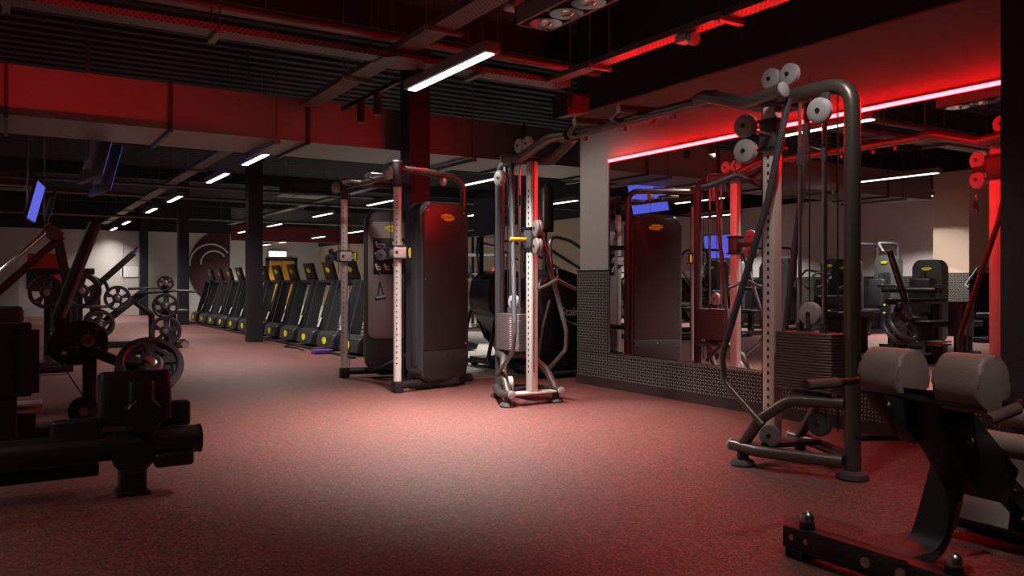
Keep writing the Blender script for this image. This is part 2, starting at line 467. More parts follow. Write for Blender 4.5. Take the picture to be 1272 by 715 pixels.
pipe('steel pipe crossing near the far wall', (-6.4, 24.2, 2.9), (13, 24.2, 2.9), .04, (.4, .6))
pipe('red-tinged pipe above the stair climbers', (5.8, 11, 3.2), (13, 11, 3.2), .05, (.3, .6))

def lamp(label, x, y, z=2.82, L=1.45, name='pendant_light', group='white linear pendants', power=34, spread=120):
    t = thing(name, label, 'pendant light', (x, y, z), 0, group)
    M().box((0, 0, .055), (.14, L, .08), None, .004).obj('housing', 'light_casing', t)
    M().box((0, 0, .012), (.075, L*.95, .012)).obj('diffuser', 'lamp', t)
    for s in (-1, 1):
        M().cyl((0, s*L*.2, .09), (0, s*L*.2, 4.06-z), .003, 6).obj('suspension_wire', 'pipe', t)
    l = bpy.data.lights.new('lamp_light', 'AREA'); l.shape = 'RECTANGLE'; l.size = .07; l.size_y = L*.93; l.energy = power; l.color = (1, .92, .85); l.spread = math.radians(spread)
    lo = bpy.data.objects.new('lamp_light', l); COL.objects.link(lo); lo.parent = t; lo.location = (0, 0, .004)
    return t
lamp('large white linear pendant light hanging just before the air duct', 3.08, 5.95, power=118, spread=95)
rows = {2.97: [(11.5, 'first'), (14.0, 'second'), (18.0, 'third'), (21.2, 'fourth'), (26.0, 'fifth'), (29.2, 'sixth')],
        6.9: [(12.0, 'first'), (16.5, 'second'), (20.3, 'third'), (24.7, 'fourth'), (28.4, 'fifth')],
        10.2: [(14.5, 'first'), (18.5, 'second'), (22.5, 'third'), (26.6, 'fourth'), (30.5, 'fifth'), (35, 'sixth'), (38, 'seventh')],  # the last two are added to brighten the recess wall
        -1.6: [(3.2, 'added nearest'), (8.0, 'first'), (12.5, 'second'), (17, 'third'), (21.5, 'fourth'), (26, 'fifth')],  # the nearest one is added, out of view, to brighten the left foreground
        -4.8: [(5.0, 'first'), (10.0, 'second'), (15.0, 'third'), (20.0, 'fourth')]}
desc = {2.97: 'beyond the air duct in the row over the walkway', 6.9: 'in the row over the treadmill belts', 10.2: 'in the row nearest the orange door',
        -1.6: 'in the reflected row over the plate machines', -4.8: 'in the reflected row by the white wall'}
for x, ys in rows.items():
    for y, o in ys: lamp('%s lit linear pendant light %s' % (o, desc[x]), x, y, power=160 if y > 34 else 130 if (x, y) == (6.9, 12.0) else {-1.6: 18, -4.8: 150, 10.2: 100, 6.9: 62, 2.97: 48}[x])

# recessed-style box with round lamps
t = thing('downlight_box', 'red-rimmed rectangular box with round lamps hung at the top edge', 'ceiling light', (3.0, 4.17, 2.82))
M().box((-.13, 0, .06), (.02, .78, .12)).box((.13, 0, .06), (.02, .78, .12)).box((0, .38, .06), (.28, .02, .12)).box((0, -.38, .06), (.28, .02, .12)).box((0, 0, .115), (.28, .78, .01)).obj('casing', 'light_casing', t)
for k in range(3):
    y = (k-1)*.23
    l = M().lathe([(.1, -.012), (.108, -.012), (.108, .03), (.1, .03)], (0, y, .0)).obj('lamp_ring', 'chrome', t)
    M().lathe([(.05, -.006), (.1, -.006), (.1, .004), (.05, .004)], (0, y, 0)).obj('lamp', 'spot_lamp', l)
    M().lathe([(0, -.03), (.03, -.026), (.05, -.006), (.05, .004), (0, .004)], (0, y, 0)).obj('lamp_cap', 'chrome', l)
for s in (-1, 1): M().cyl((0, s*.3, .12), (0, s*.3, 1.24), .004, 6).obj('suspension_wire', 'pipe', t)
# cylinder spots on a track
t = thing('track_spotlight', 'pair of slim black cylinder spotlights on a track before the air duct', 'spotlight', (3.12, 7.75, 2.93))
M().box((0, 0, .07), (.04, 1.5, .04)).obj('track', 'black', t)
for y in (-.22, .22):
    c = M().lathe([(.035, -.16), (.04, -.16), (.04, .05), (0, .05)], (0, y, 0)).obj('spot_head', 'black', t)
    M().lathe([(0, -.15), (.034, -.15), (.034, -.14), (0, -.14)], (0, y, 0)).obj('lamp', 'spot_lamp', c)
for y in (-.6, .6): M().cyl((0, y, .09), (0, y, 1.11), .005, 6).obj('suspension_wire', 'pipe', t)
# floodlight / loudspeaker
t = thing('loudspeaker', 'black angled loudspeaker hanging at the end of the tray by the mirrored wall', 'loudspeaker', (4.8, 6.48, 2.88))
M().prism([(-.12, 0, -.12), (.14, 0, -.07), (.14, 0, .12), (-.14, 0, .1)], (0, .26, 0), .01).obj('cabinet', 'black', t)
M().box((.02, -.012, .01), (.2, .012, .14), (0, .12, 0)).obj('grille', 'charcoal', t)
M().cyl((0, .13, .1), (0, .13, 1.18), .008, 8).obj('bracket', 'pipe', t)
# small sensors on the trays
for x, y, z, lab in ((3.12, 5.0, 3.12, 'small red-lit alarm bell on the cable tray beside the large pendant light'), (4.38, 4.55, 2.965, 'small twin-head sensor under the tray by the mirrored wall')):
    t = thing('alarm_bell' if x < 4 else 'tray_sensor', lab, 'alarm' if x < 4 else 'detector', (x, y, z))  # the unit under the tray is a twin-head sensor of unknown kind
    M().box((0, 0, 0), (.1, .12, .06), None, .01).obj('body', 'grey_plastic', t)
    if x < 4: M().cyl((0, .03, .03), (0, .03, 4.06-z), .006, 6).obj('hanger_rod', 'pipe', t)
    M().lathe([(0, -.03), (.045, -.025), (.05, 0), (.05, .02)], (0, -.09, -.02), (0, -1, -.2)).obj('bell', 'grey_plastic', t)
# cassette air conditioners
for x, y, z, lab in ((5.6, 17.6, 3.0, 'square ceiling air conditioner above the treadmills'), (.05, 19.2, 3.0, 'square ceiling air conditioner above the leg press'), (-.9, 25, 3.0, 'farthest ceiling air conditioner near the far wall'), (8.6, 11.2, 3.0, 'square ceiling air conditioner beyond the stair climbers')):
    t = thing('air_conditioner', lab, 'air conditioner', (x, y, z), 0, 'cassette air conditioners')
    M().box((0, 0, .2), (.9, .9, .3), None, .02).obj('casing', 'charcoal', t)
    f = M().prism([(-.52, -.52, .05), (.52, -.52, .05), (.45, .45+.07, .05), (-.52, .52, .05)], (0, 0, -.04), .01).obj('fascia', 'light_casing', t)
    M().box((0, 0, 0), (.5, .5, .012)).obj('grille', 'charcoal', f)
    for sx in (-.4, .4):
        M().cyl((sx, 0, .35), (sx, 0, 1.06), .008, 6).obj('hanger_rod', 'pipe', t)
# televisions
def tv(label, x, y, z, rz, on=True, pole=True):
    t = thing('television', label, 'TV', (x, y, z), rz, 'ceiling televisions')
    tilt = Matrix.Rotation(math.radians(14), 4, 'Y')
    # screen looks along local +X and down
    M().box((0, 0, 0), (.05, 1.15, .68), None, .008).xf(tilt).obj('casing', 'charcoal', t)
    M().box((.027, 0, 0), (.006, 1.11, .64)).xf(tilt).obj('screen', 'screen_blue' if on else 'screen_off', t)
    b = M().box((-.05, 0, 0), (.06, .4, .4), None, .01).box((-.04, .2, 0), (.03, .04, .5)).box((-.04, -.2, 0), (.03, .04, .5)).xf(tilt).obj('wall_bracket', 'grey_plastic', t)
    M().cyl((-.1, 0, -.1), (-.1, 0, 4.06-z), .022, 10).obj('pole', 'steel', t)
tv('edge-on hanging television under the air duct, closer of the pair', .95, 11.2, 2.7, .12)
tv('edge-on hanging television under the air duct, further of the pair', 1.2, 12.9, 2.7, .12)
tv('blue-lit hanging television above the leg press', .42, 16.2, 2.5, -.13)
tv('dark hanging television beside the blue-lit one', .75, 18.6, 2.55, -.05, False)

# ------------------------------------------------------------------ parts shared by machines
def polar_plate(R, t, holes=5):
    """rubber weight plate with grip openings, axis along Y, centred"""
    bm = bmesh.new(); n = 60
    rr = [.03, .075, .1, .19*R/.225, .205*R/.225, R]
    zz = [t*.5, t*.5, t*.32, t*.32, t*.5, t*.5]
    rr = [.028, .3*R, .38*R, .76*R, .82*R, .97*R, R]
    hh = [.5, .5, .3, .3, .5, .5, .3]
    fr = [[bm.verts.new((r*math.cos(2*PI*k/n), -h*t, r*math.sin(2*PI*k/n))) for k in range(n)] for r, h in zip(rr, hh)]
    bk = [[bm.verts.new((r*math.cos(2*PI*k/n), h*t, r*math.sin(2*PI*k/n))) for k in range(n)] for r, h in zip(rr, hh)]
    def solid(i, k):
        if i != 2: return True
        return (k % (n//holes)) < 5
    L = len(rr)-1
    for i in range(L):
        for k in range(n):
            k2 = (k+1) % n
            if solid(i, k):
                bm.faces.new((fr[i][k], fr[i][k2], fr[i+1][k2], fr[i+1][k])); bm.faces.new((bk[i][k], bk[i+1][k], bk[i+1][k2], bk[i][k2]))
                if i == 2:
                    if not solid(i, k-1 if k else n-1): bm.faces.new((fr[i][k], fr[i+1][k], bk[i+1][k], bk[i][k]))
                    if not solid(i, k2): bm.faces.new((fr[i][k2], bk[i][k2], bk[i+1][k2], fr[i+1][k2]))
            else:
                bm.faces.new((fr[i][k], bk[i][k], bk[i][k2], fr[i][k2])); bm.faces.new((fr[i+1][k], fr[i+1][k2], bk[i+1][k2], bk[i+1][k]))
    for k in range(n):
        k2 = (k+1) % n
        bm.faces.new((fr[0][k], fr[0][k2], bk[0][k2], bk[0][k])); bm.faces.new((fr[-1][k], bk[-1][k], bk[-1][k2], fr[-1][k2]))
    bmesh.ops.recalc_face_normals(bm, faces=list(bm.faces))
    me = bpy.data.meshes.new('weight_plate'); bm.to_mesh(me); bm.free(); me.shade_smooth(); me.set_sharp_from_angle(angle=.5)
    return me
PLATE = {}
def plate(label, loc, rz=0.0, R=.225, t=.05, rx=0.0, group='loaded weight plates', hub='steel', m='plate_rubber'):
    key = (round(R, 3), t, m)
    if key not in PLATE: PLATE[key] = polar_plate(R, t)
    o = bpy.data.objects.new('weight_plate', None); COL.objects.link(o); o.location = loc; o.rotation_euler = (rx, 0, rz)
    tag(o, label, 'weight plate', group)
    link('disc', PLATE[key], m, o)
    M().lathe([(0, -t*.62), (.03, -t*.62), (.042, -t*.5), (.042, t*.5), (0, t*.5)], (0, 0, 0), (0, 1, 0), 20).obj('hub', hub, o)
    return o

def pulley(name, parent, c, axis, r, w=.045, m='grey_plastic'):
    c = V(c); a = V(axis).normalized()
    o = M().lathe([(0, -w*.62), (r*.55, -w*.6), (r*.92, -w*.45), (r, -w*.3), (r, -w*.12), (r*.9, 0), (r, w*.12), (r, w*.3), (r*.92, w*.45), (r*.55, w*.6), (0, w*.62)], c, a, 26).obj(name, m, parent)
    M().lathe([(0, -w*.75), (.014, -w*.75), (.014, w*.75), (0, w*.75)], c, a, 10).obj('axle', 'black', o)
    return o

def holes_strip(n, x, y0, z0, dz, r, axis):
    m = M()
    for k in range(n):
        c = V((x, y0, z0+dz*k)); m.lathe([(0, 0), (r, 0), (r, .002), (0, .002)], c, axis, 8)
    return m

# ------------------------------------------------------------------ cable crossover
CX = 4.09; CY = 4.85
t = thing('cable_crossover', 'tall dark tubular cable crossover with two silver columns and pull-up beam', 'cable machine', (CX, CY, 0))
def half(s):
    """one tower; s=+1 is the tower close to the camera (local y negative), s=-1 mirrors it"""
    def P(x, y, z): return (x, -s*y, z)
    yc = 1.375; yp = 1.945; ys = 1.67
    R = .046
    # outer post bending over into the top tube
    M().tube([P(0, yp, .03), P(0, yp, 2.26), P(0, yc+.12, 2.26)], R, .16, 18).obj('post', 'graphite' if s > 0 else 'charcoal', t)
    M().lathe([(0, 0), (.085, 0), (.09, .01), (.085, .035), (.05, .05), (0, .05)], P(0, yp, 0)).obj('foot', 'dark_plastic', t)
    # silver column
    c = M().box(P(0, yc, 1.17), (.075, .095, 2.1), None, .012).obj('column', 'silver', t)
    h = M()
    for k in range(34): h.box(P(-.038, yc+.0, .3+.05*k), (.003, .014, .022))
    h.obj('adjustment_slots', 'ink', c)
    # flared top tubes and centre joint
    for q in (-1, 1):
        tb = M().tube([P(q*.16, yc+.22, 2.265), P(q*.165, yc-.06, 2.235), P(q*.12, yc-.45, 2.36), P(q*.05, .78, 2.372)], .043, .14, 16).obj('top_tube', 'graphite', t)
        M().lathe([(0, 0), (.046, 0), (.046, .012), (.03, .02), (0, .022)], P(q*.16, yc+.215, 2.265), (0, -s, .13), 22).obj('end_cap', 'grey_plastic', tb)
    M().tube([P(-.16, yc+.07, 2.24), P(.16, yc+.07, 2.24)], .03, 0, 12).obj('cross_tube', 'graphite', t)
    # sheaves on top and at the arch
    for yy in (yc+.16, yc+.02): pulley('top_pulley', t, P(-.03, yy, 2.385), (1, 0, 0), .068)
    pulley('arch_pulley', t, P(-.09, yc+.42, 2.11), (1, .15, 0), .075)
    M().box(P(-.03, yc+.42, 2.16), (.03, .05, .13), None, .01).obj('pulley_bracket', 'dark_plastic', t)
    # weight stack
    n = 20
    sm = None
    for k in range(n):
        z = .485+.0172*k
        if sm is None:
            sm = M().box((0, 0, 0), (.17, .40, .0155), None, .003, 1).obj('stack_plate', 'stack', t); so = sm
        else:
            so = sm.copy(); COL.objects.link(so)
        so.location = P(0, ys, z)
    M().box(P(0, ys, .455), (.12, .2, .04), None, .008).obj('stack_rest', 'black', t)
    for k in range(15): M().box(P(-.086, ys-.06, .5+.02*k), (.003, .03, .006)).obj('weight_mark', 'white_ink', t) if s < 0 else None
    for q in (-.085, .085):
        g = M().cyl(P(0, ys+q, .45), P(0, ys+q, 2.24), .0115, 12).obj('guide_rod', 'steel', t)
        M().cyl(P(0, ys+q, 1.83), P(0, ys+q, 1.93), .017, 12).obj('collar', 'dark_plastic', g)
        M().cyl(P(0, ys+q, .825), P(0, ys+q, .875), .024, 12).obj('collar', 'dark_plastic', g)
    pulley('stack_pulley', t, P(-.01, ys, .93), (1, .1, 0), .07)
    M().box(P(-.03, ys, .875), (.02, .03, .09), None, .004).obj('pulley_bracket', 'dark_plastic', t)
    # cables
    for (x, y, z0, z1) in ((-.07, yc+.45, .3, 2.1), (-.02, ys, .98, 2.34), (.02, yp-.11, .25, 2.2), (-.02, yc-.06, .3, 2.3)):
        M().cyl(P(x, y, z0), P(x, y, z1), .0045, 6).obj('cable', 'black', t)
    # carriage with two guide pulleys
    zc = 2.04 if s > 0 else 1.52
    cg = M().box(P(0, yc, zc), (.11, .13, .17), None, .015).obj('carriage', 'dark_plastic', t)
    for dz in (-.09, .09): M().box(P(0, yc, zc+dz), (.125, .145, .02), None, .004).obj('carriage_collar', 'black', cg)
    M().beam(P(0, yc-.05, zc), P(-.04, yc-.2, zc), .04, .05).obj('pulley_arm', 'black', cg)
    for dz in (.08, -.08): pulley('guide_pulley', t, P(-.05, yc-.17, zc+dz), (1, .25*s, 0), .077, .06, 'pulley_brown' if s < 0 else 'grey_plastic')
    M().cyl(P(-.05, yc+.02, zc-.01), P(-.2, yc+.06, zc-.01), .016, 12).obj('adjusting_lever', 'yellow_metal' if s < 0 else 'dark_plastic', cg)
    # rubber-covered guard tubes
    for q in (-1, 1):
        M().tube([P(q*.09, yc+.2, 2.22), P(q*.15, yc+.09, 1.6), P(q*.27, yc-.13, .75)], .021, .3, 14).obj('guard_tube', 'rubber_tube', t)
        M().tube([P(q*.268, yc-.125, .765), P(q*.28, yc-.15, .66), P(q*.29, yc-.13, .5), P(q*.27, yc+.16, .27)], .0185, .12, 14).obj('guard_tube_end', 'graphite', t)
    # base: two converging rails, arches, cross plate, feet
    for q in (-1, 1):
        r_ = M().tube([P(q*.27, yc-.02-.06, .115), P(q*.26, yc+.12, .105), P(q*.06, yp-.02, .1)], .036, .2, 16).obj('base_rail', 'graphite', t)
        M().lathe([(0, 0), (.038, 0), (.038, .01), (.02, .016), (0, .016)], P(q*.27, yc-.08, .115), (0, s, 0), 20).obj('end_cap', 'grey_plastic', r_)
        M().tube([P(q*.26, yc+.0, .13), P(q*.24, yc+.12, .3), P(q*.15, yc+.25, .42), P(q*.03, yp-.03, .425)], .033, .16, 16).obj('base_arch', 'graphite', t)
        f = M().cyl(P(q*.265, yc+.0, .035), P(q*.265, yc+.0, .1), .035, 16).obj('foot_stem', 'black', t)
        M().lathe([(0, 0), (.07, 0), (.075, .012), (.065, .032), (.03, .04), (0, .04)], P(q*.265, yc, 0)).obj('rubber_foot', 'dark_plastic', f)
    pl = [P(-.27, yc-.06, .1), P(.27, yc-.06, .1), P(.27, yc+.03, .1), P(.1, yc+.075, .1), P(-.1, yc+.075, .1), P(-.27, yc+.03, .1)]
    M().prism(pl, (0, 0, .018), .003).obj('cross_plate', 'silver' if s < 0 else 'charcoal', t)
    pulley('base_pulley', t, P(-.16, yc+.12, .19), (1, .4*s, 0), .065)
    pulley('base_pulley', t, P(-.06, ys+.1, .29), (1, .2*s, 0), .07, .045, 'dark_plastic')
    M().tube([P(-.2, yc+.1, .13), P(.2, yc+.2, .13)], .02, 0, 10).obj('pulley_axle', 'black', t)
half(1); half(-1)
# pull-up beam between the towers
M().tube([(0, -.86, 2.37), (0, .86, 2.37)], .036, 0, 16).obj('pull_up_beam', 'graphite', t)
for s in (-1, 1):
    M().cyl((0, s*.78, 2.372), (0, s*.9, 2.372), .052, 18).obj('beam_collar', 'dark_plastic', t)
for (a, b) in (((-.17, -.08, 2.425), (.2, -.2, 2.415)), ((-.21, .42, 2.41), (.2, .3, 2.41))):
    g = M().tube([a, b], .03, 0, 14).obj('pull_up_grip', 'graphite', t)
    for p, q in ((a, b), (b, a)):
        M().lathe([(0, 0), (.034, 0), (.036, .008), (.028, .016), (0, .018)], p, V(p)-V(q), 18).obj('end_cap', 'grey_plastic', g)
M().tube([(-.19, .43, 2.40), (-.13, .62, 2.35), (-.02, .7, 2.36)], .02, .08, 12).obj('short_grip', 'graphite', t)
M().tube([(-.16, -.06, 2.42), (-.14, .06, 2.38), (-.02, .1, 2.37)], .02, .05, 12).obj('short_grip', 'graphite', t)
for y0 in (-.5, -.28, .05, .55):
    M().lathe([(0, 0), (.018, 0), (.018, .03), (0, .034)], (0, y0, 2.325), (0, 0, -1), 12).obj('bolt', 'red_rod', t)

# cable attachments hanging from the crossover
def v_bar(label, loc, rz, m='rubber_tube', drop=.12):
    o = thing('cable_bar', label, 'cable bar', loc, rz)
    M().tube([(-.23, 0, -drop*.7), (-.15, 0, -drop*.5), (0, 0, 0), (.15, 0, -drop*.5), (.23, 0, -drop*.7)], .017, .04, 12).obj('bar', m, o)
    for k in range(4):
        q = []
        for i in range(13):
            a = 2*PI*i/12; q.append((.009*math.cos(a)*(k % 2), .009*math.cos(a)*((k+1) % 2), .034+.026*k+.018*math.sin(a)))
        M().tube(q, .0035, 0, 6).obj('chain_link', 'chrome', o)
    M().box((0, 0, .012), (.02, .02, .03), None, .003).obj('eyelet', 'chrome', o)
v_bar('bent grey cable bar hanging by a chain from the crossover tower before the mirror', (4.0, 3.69, 1.81), -.45)
v_bar('angled grey cable bar hanging on the crossover tower beside the stair climbers', (4.2, 5.98, 1.14), .15, 'charcoal')

# ------------------------------------------------------------------ functional trainer
FX, FY = 3.76, 8.35
t = thing('functional_trainer', 'dual tower functional trainer with silver posts and large grey shrouds', 'cable machine', (FX, FY, 0))
ang = math.radians(16.5)
def ft_half(s):
    """s=+1: the tower close to the camera"""
    def P(x, y, z): return (x, -s*y, z)
    base = Matrix.Translation((.18, -s*.705, 0)) @ Matrix.Rotation(s*ang, 4, 'Z') @ Matrix.Diagonal((1, s, 1, 1))
    hs = M().xz(rrect(.68, 1.86, .12, 8, 0, .09), .01, .24, .035, 3).xf(base).obj('tower_housing', 'shroud', t)
    # outer face: upper and lower cover
    w, r = .63, .1
    up = [(x, z) for x, z in rrect(w, 1.525, r, 6, 0, .4) if z > .4+r] + [(-w/2, .412), (w/2, .412)]
    M().xz(up, -.004, .03, .004).xf(base).obj('upper_cover', 'panel', t)
    lo = [(w/2, .404), (-w/2, .404)] + [(x, z) for x, z in rrect(w, .5, r, 6, 0, .115) if z < .115+r+.001]
    M().xz(lo, -.004, .03, .004).xf(base).obj('lower_cover', 'panel', t)
    for x, z in ((-.26, 1.86), (.26, 1.86), (-.295, 1.15), (.295, 1.15), (-.29, .46), (.29, .46), (0, .36), (.27, .33), (-.27, .33)):
        M().lathe([(0, 0), (.011, 0), (.009, .005), (0, .006)], (x, -.003, z), (0, -1, 0), 10).xf(base).obj('screw', 'chrome', hs)
    # ribbed side band
    for sx in (-1, 1):
        b = M()
        b.box((sx*.341, .12, 1.0), (.012, .1, 1.5), None, .004)
        b.xf(base).obj('side_band', 'dark_plastic', hs)
    # inner face
    M().xz(rrect(.62, 1.36, .09, 6, 0, .46), .245, .02, .004).xf(base).obj('inner_cover', 'light_panel', t)
    pl = M().box((0, .267, 1.42), (.5, .006, .42), None, .001).xf(base).obj('instruction_placard', 'ink', t)
    for i in range(5):
        for j in range(3):
            if (i + j) % 4 == 3: continue
            q = M()
            cx, cz = (i-2)*.1, 1.42+(j-1)*.13
            q.lathe([(0, 0), (.014, 0), (.014, .002), (0, .002)], (cx-.02, .272, cz+.03), (0, 1, 0), 10)
            q.beam((cx-.02, .272, cz+.02), (cx+.0, .272, cz-.03), .003, .02, 0); q.beam((cx, .272, cz-.03), (cx+.035, .272, cz-.02), .003, .016, 0)
            q.beam((cx-.015, .272, cz+.01), (cx+.03, .272, cz+.01), .003, .012, 0)
            q.xf(base).obj('figure_icon', 'white_ink', pl)
    for z in (.6, .78): M().box((.2, .267, z), (.09, .005, .14)).xf(base).obj('warning_sticker', 'paper', t) if z < .7 else None
    # badges on the outer and the inner face
    nrm = (base.to_3x3() @ V((0, -1, 0))).normalized()
    badge(t, facing(base @ V((.02, -.006, 1.8)), nrm), .19, .07)
    badge(t, facing(base @ V((-.02, .267, 1.74)), -nrm), .19, .07)
    # adjustable post
    px, py = -.4, .76
    c = M().tube([P(px, py, .09), P(px, py, 2.1)], .041, 0, 18).obj('post', 'silver', t)
    h = M()
    for k in range(30): h.lathe([(0, 0), (.007, 0), (.007, .004), (0, .004)], P(px-.0217, py+s*.035, .3+.058*k), (-.52, -.85, 0), 8)
    h.obj('adjustment_holes', 'ink', c)
    M().tube([P(px, py, 2.08), P(px, py, 2.33)], .047, 0, 18).obj('post_head', 'dark_plastic', t)
    M().lathe([(0, 0), (.05, 0), (.05, .015), (0, .018)], P(px, py, 2.33), (0, 0, 1)).obj('post_cap', 'grey_plastic', t)
    M().box(P(px, py, .06), (.1, .1, .12), None, .012).obj('post_foot', 'black', t)
    M().ball((px-.09, -s*py+.02, 2.22), .07, (.75, .9, .95)).obj('pulley_cover', 'grey_plastic', t)
    # carriage
    z = 1.42
    cg = M().box(P(px, py, z), (.14, .14, .12), None, .014).obj('carriage', 'silver', t)
    for dz in (-.062, .062): M().box(P(px, py, z+dz), (.15, .15, .014), None, .004).obj('carriage_plate', 'charcoal', cg)
    M().lathe([(0, 0), (.02, 0), (.022, .01), (.01, .022), (0, .022)], (px-.037, -s*py-.06, z), (-.52, -.85, 0), 14).obj('pop_pin', 'steel', cg)
    M().box((px+.115, -s*py-.04, z-.005), (.022, .03, .1), None, .006).obj('release_lever', 'yellow', cg)
    M().tube([(px+.07, -s*py-.04, z+.04), (px+.135, -s*py-.045, z+.045), (px+.135, -s*py-.045, z-.05), (px+.07, -s*py-.04, z-.04)], .009, .02, 8).obj('lever_guard', 'black', cg)
    ar = M().box((px-.12, -s*py+.03, z), (.08, .03, .11), None, .01).obj('swivel_arm', 'black', cg)
    pulley('swivel_pulley', t, (px-.17, -s*py+.02, z-.03), (.5, .85, 0), .055, .035, 'dark_plastic')
    pulley('swivel_pulley', t, (px-.15, -s*py+.02, z+.055), (.5, .85, 0), .035, .03, 'dark_plastic')
    M().cyl((px-.05, -s*py+.05, z-.2), (px-.05, -s*py+.05, 2.2), .0045, 6).obj('cable', 'black', t)
    M().cyl((px+.065, -s*py-.0, .12), (px+.065, -s*py, 2.2), .0045, 6).obj('cable', 'black', t)
    # overhead tube into the tower and rear support
    M().tube([P(px, py, 2.27), P(.49, .51, 2.25), P(.49, .51, .07)], .035, .16, 16).obj('overhead_tube', 'graphite', t)
    M().box(P(-.05, .65, 2.302), (.4, .05, .018), (0, 0, s*.27), .006).obj('cover_strip', 'chrome', t)
    M().ball(P(.2, .6, 2.19), .05, (.9, .7, 1)).obj('overhead_pulley', 'grey_plastic', t)
    M().cyl(P(.2, .6, 1.85), P(.2, .6, 2.2), .004, 6).obj('cable', 'black', t)
    # base rails
    r_ = M().tube([P(px+.03, py, .075), P(.1, .66, .075), P(.58, .5, .075)], .04, .1, 16).obj('base_rail', 'black', t)
    M().lathe([(0, 0), (.043, 0), (.043, .014), (0, .016)], P(.58, .5, .075), (1, s*.3, 0), 18).obj('end_cap', 'dark_plastic', r_)
    M().lathe([(0, 0), (.04, 0), (.04, .036), (0, .036)], P(.52, .52, 0)).obj('rubber_foot', 'dark_plastic', r_)
    M().box(P(.15, .6, .07), (.4, .16, .08), None, .01).obj('tower_base', 'black', t)
    M().tube([P(-.15, .62, .1), P(-.12, .4, .12), P(.3, .34, .3)], .03, .1, 12).obj('support_tube', 'charcoal', t)
ft_half(1); ft_half(-1)
for z in (.08, .55, 1.55): M().tube([(.49, -.51, z), (.49, .51, z)], .03, 0, 14).obj('rear_rail', 'black', t)
M().tube([(-.4, -.76, 2.22), (-.4, .76, 2.22)], .03, 0, 14).obj('pull_up_beam', 'graphite', t)
for s in (-1, 1):
    for q in (-1, 1):
        M().tube([(-.4, s*.16, 2.225), (-.4+q*.14, s*.24, 2.24), (-.4+q*.14, s*.42, 2.24), (-.4, s*.5, 2.225)], .018, .05, 12).obj('pull_up_grip', 'steel', t)
o = thing('strap_grip', 'black strap handle hanging from the functional trainer carriage', 'cable handle', (3.2, 7.66, .95))
M().tube([(0, 0, .27), (0, 0, .16)], .006, 0, 8).obj('snap_hook', 'red_rod', o)
M().tube([(0, 0, .17), (-.03, 0, .0)], .009, 0, 8).obj('strap', 'black', o)
M().tube([(0, 0, .17), (.045, 0, .02)], .009, 0, 8).obj('strap', 'black', o)
M().cyl((-.045, .0, 0), (.06, 0, .02), .021, 14).obj('grip', 'black', o)

# ------------------------------------------------------------------ treadmills
def make_treadmill():
    t = thing('treadmill', 'x', 'treadmill', (0, 0, 0), 0, 'treadmills in the long row')
    # local: nose at x=0, belt runs towards +x, width along y
    M().prism([(.0, -.42, .03), (.08, -.42, .02), (2.0, -.42, .02), (2.05, -.42, .1), (1.9, -.42, .16), (.45, -.42, .2), (.1, -.42, .24), (.0, -.42, .2)], (0, .84, 0), .02).obj('deck', 'black', t)
    M().box((1.15, 0, .2), (1.5, .55, .012)).obj('belt', 'rubber_tube', t)
    nose = M().prism([(-.05, -.4, .05), (-.02, -.4, .24), (.06, -.4, .29), (.22, -.4, .28), (.24, -.4, .05)], (0, .8, 0), .03, 3).obj('motor_cover', 'charcoal', t)
    M().prism([(x, y, 0) for x, y in badge_poly(.2, .11)], (0, 0, .004)).xf(facing((-.045, -.02, .15), (-1, 0, .12))).obj('logo_badge', 'yellow', nose)
    for s in (-1, 1):
        M().prism([(.08, s*.4-.035, .1), (.27, s*.4-.035, .1), (.52, s*.4-.035, 1.12), (.35, s*.4-.035, 1.14)], (0, .07, 0), .012).obj('upright', 'shroud', t)
        M().tube([(.5, s*.4, 1.12), (.9, s*.4, 1.1), (1.1, s*.39, 1.05)], .022, .08, 10).obj('handrail', 'black', t)
    M().prism([(.1, -.37, .28), (.22, -.37, .28), (.46, -.37, 1.08), (.36, -.37, 1.1)], (0, .1, 0), .015).obj('centre_shroud', 'black', t)
    M().box((.42, 0, 1.125), (.1, .86, .06), None, .02).obj('crossbar', 'charcoal', t)
    M().prism([(.45, -.27, 1.16), (.52, -.27, 1.14), (.42, -.27, 1.47), (.37, -.27, 1.47)], (0, .54, 0), .012).obj('console', 'black', t)
    M().prism([(x, y, 0) for x, y in badge_poly(.2, .09)], (0, 0, .004)).xf(facing((.402, .0, 1.33), (-1, 0, -.25))).obj('console_badge', 'yellow', t)
    M().box((0, 0, 0), (.004, .09, .17), (0, .35, 0)).xf(Matrix.Translation((.118, -.4, .42))).obj('warning_sticker', 'paper', t)
    for s in (-1, 1):
        M().cyl((.2, s*.34, 0), (.2, s*.34, .05), .03, 12).obj('foot', 'dark_plastic', t); M().cyl((1.9, s*.34, 0), (1.9, s*.34, .05), .03, 12).obj('foot', 'dark_plastic', t)
    return t
tm = make_treadmill()
ords = ['first', 'second', 'third', 'fourth', 'fifth', 'sixth', 'seventh', 'eighth', 'ninth', 'tenth', 'eleventh', 'twelfth']
for k in range(12):
    o = tm if k == 0 else copy_tree(tm)
    o.location = (4.5-.004*k, 11.95+1.08*k, .006)
    o['label'] = 'black treadmill with yellow logos, %s in the row counting away from the functional trainer' % ords[k]
sbox('trim_5', 'matte_black', 4.28, 4.34, 11.3, 24.6, 0, .03)
o = M().box((4.2, 12.35, .035), (.3, .22, .07), None, .02).obj('purple_step_block', 'purple'); tag(o, 'small purple and black block on the floor before the treadmills', 'block')
q = [(4.1, 13.0, .012), (4.15, 13.5, .012), (4.05, 13.9, .012), (4.2, 14.2, .012), (4.35, 14.3, .012)]
o = M().tube(q, .012, .1, 8).obj('power_cable', 'black'); tag(o, 'loose black power cable lying on the floor before the treadmills', 'cable')

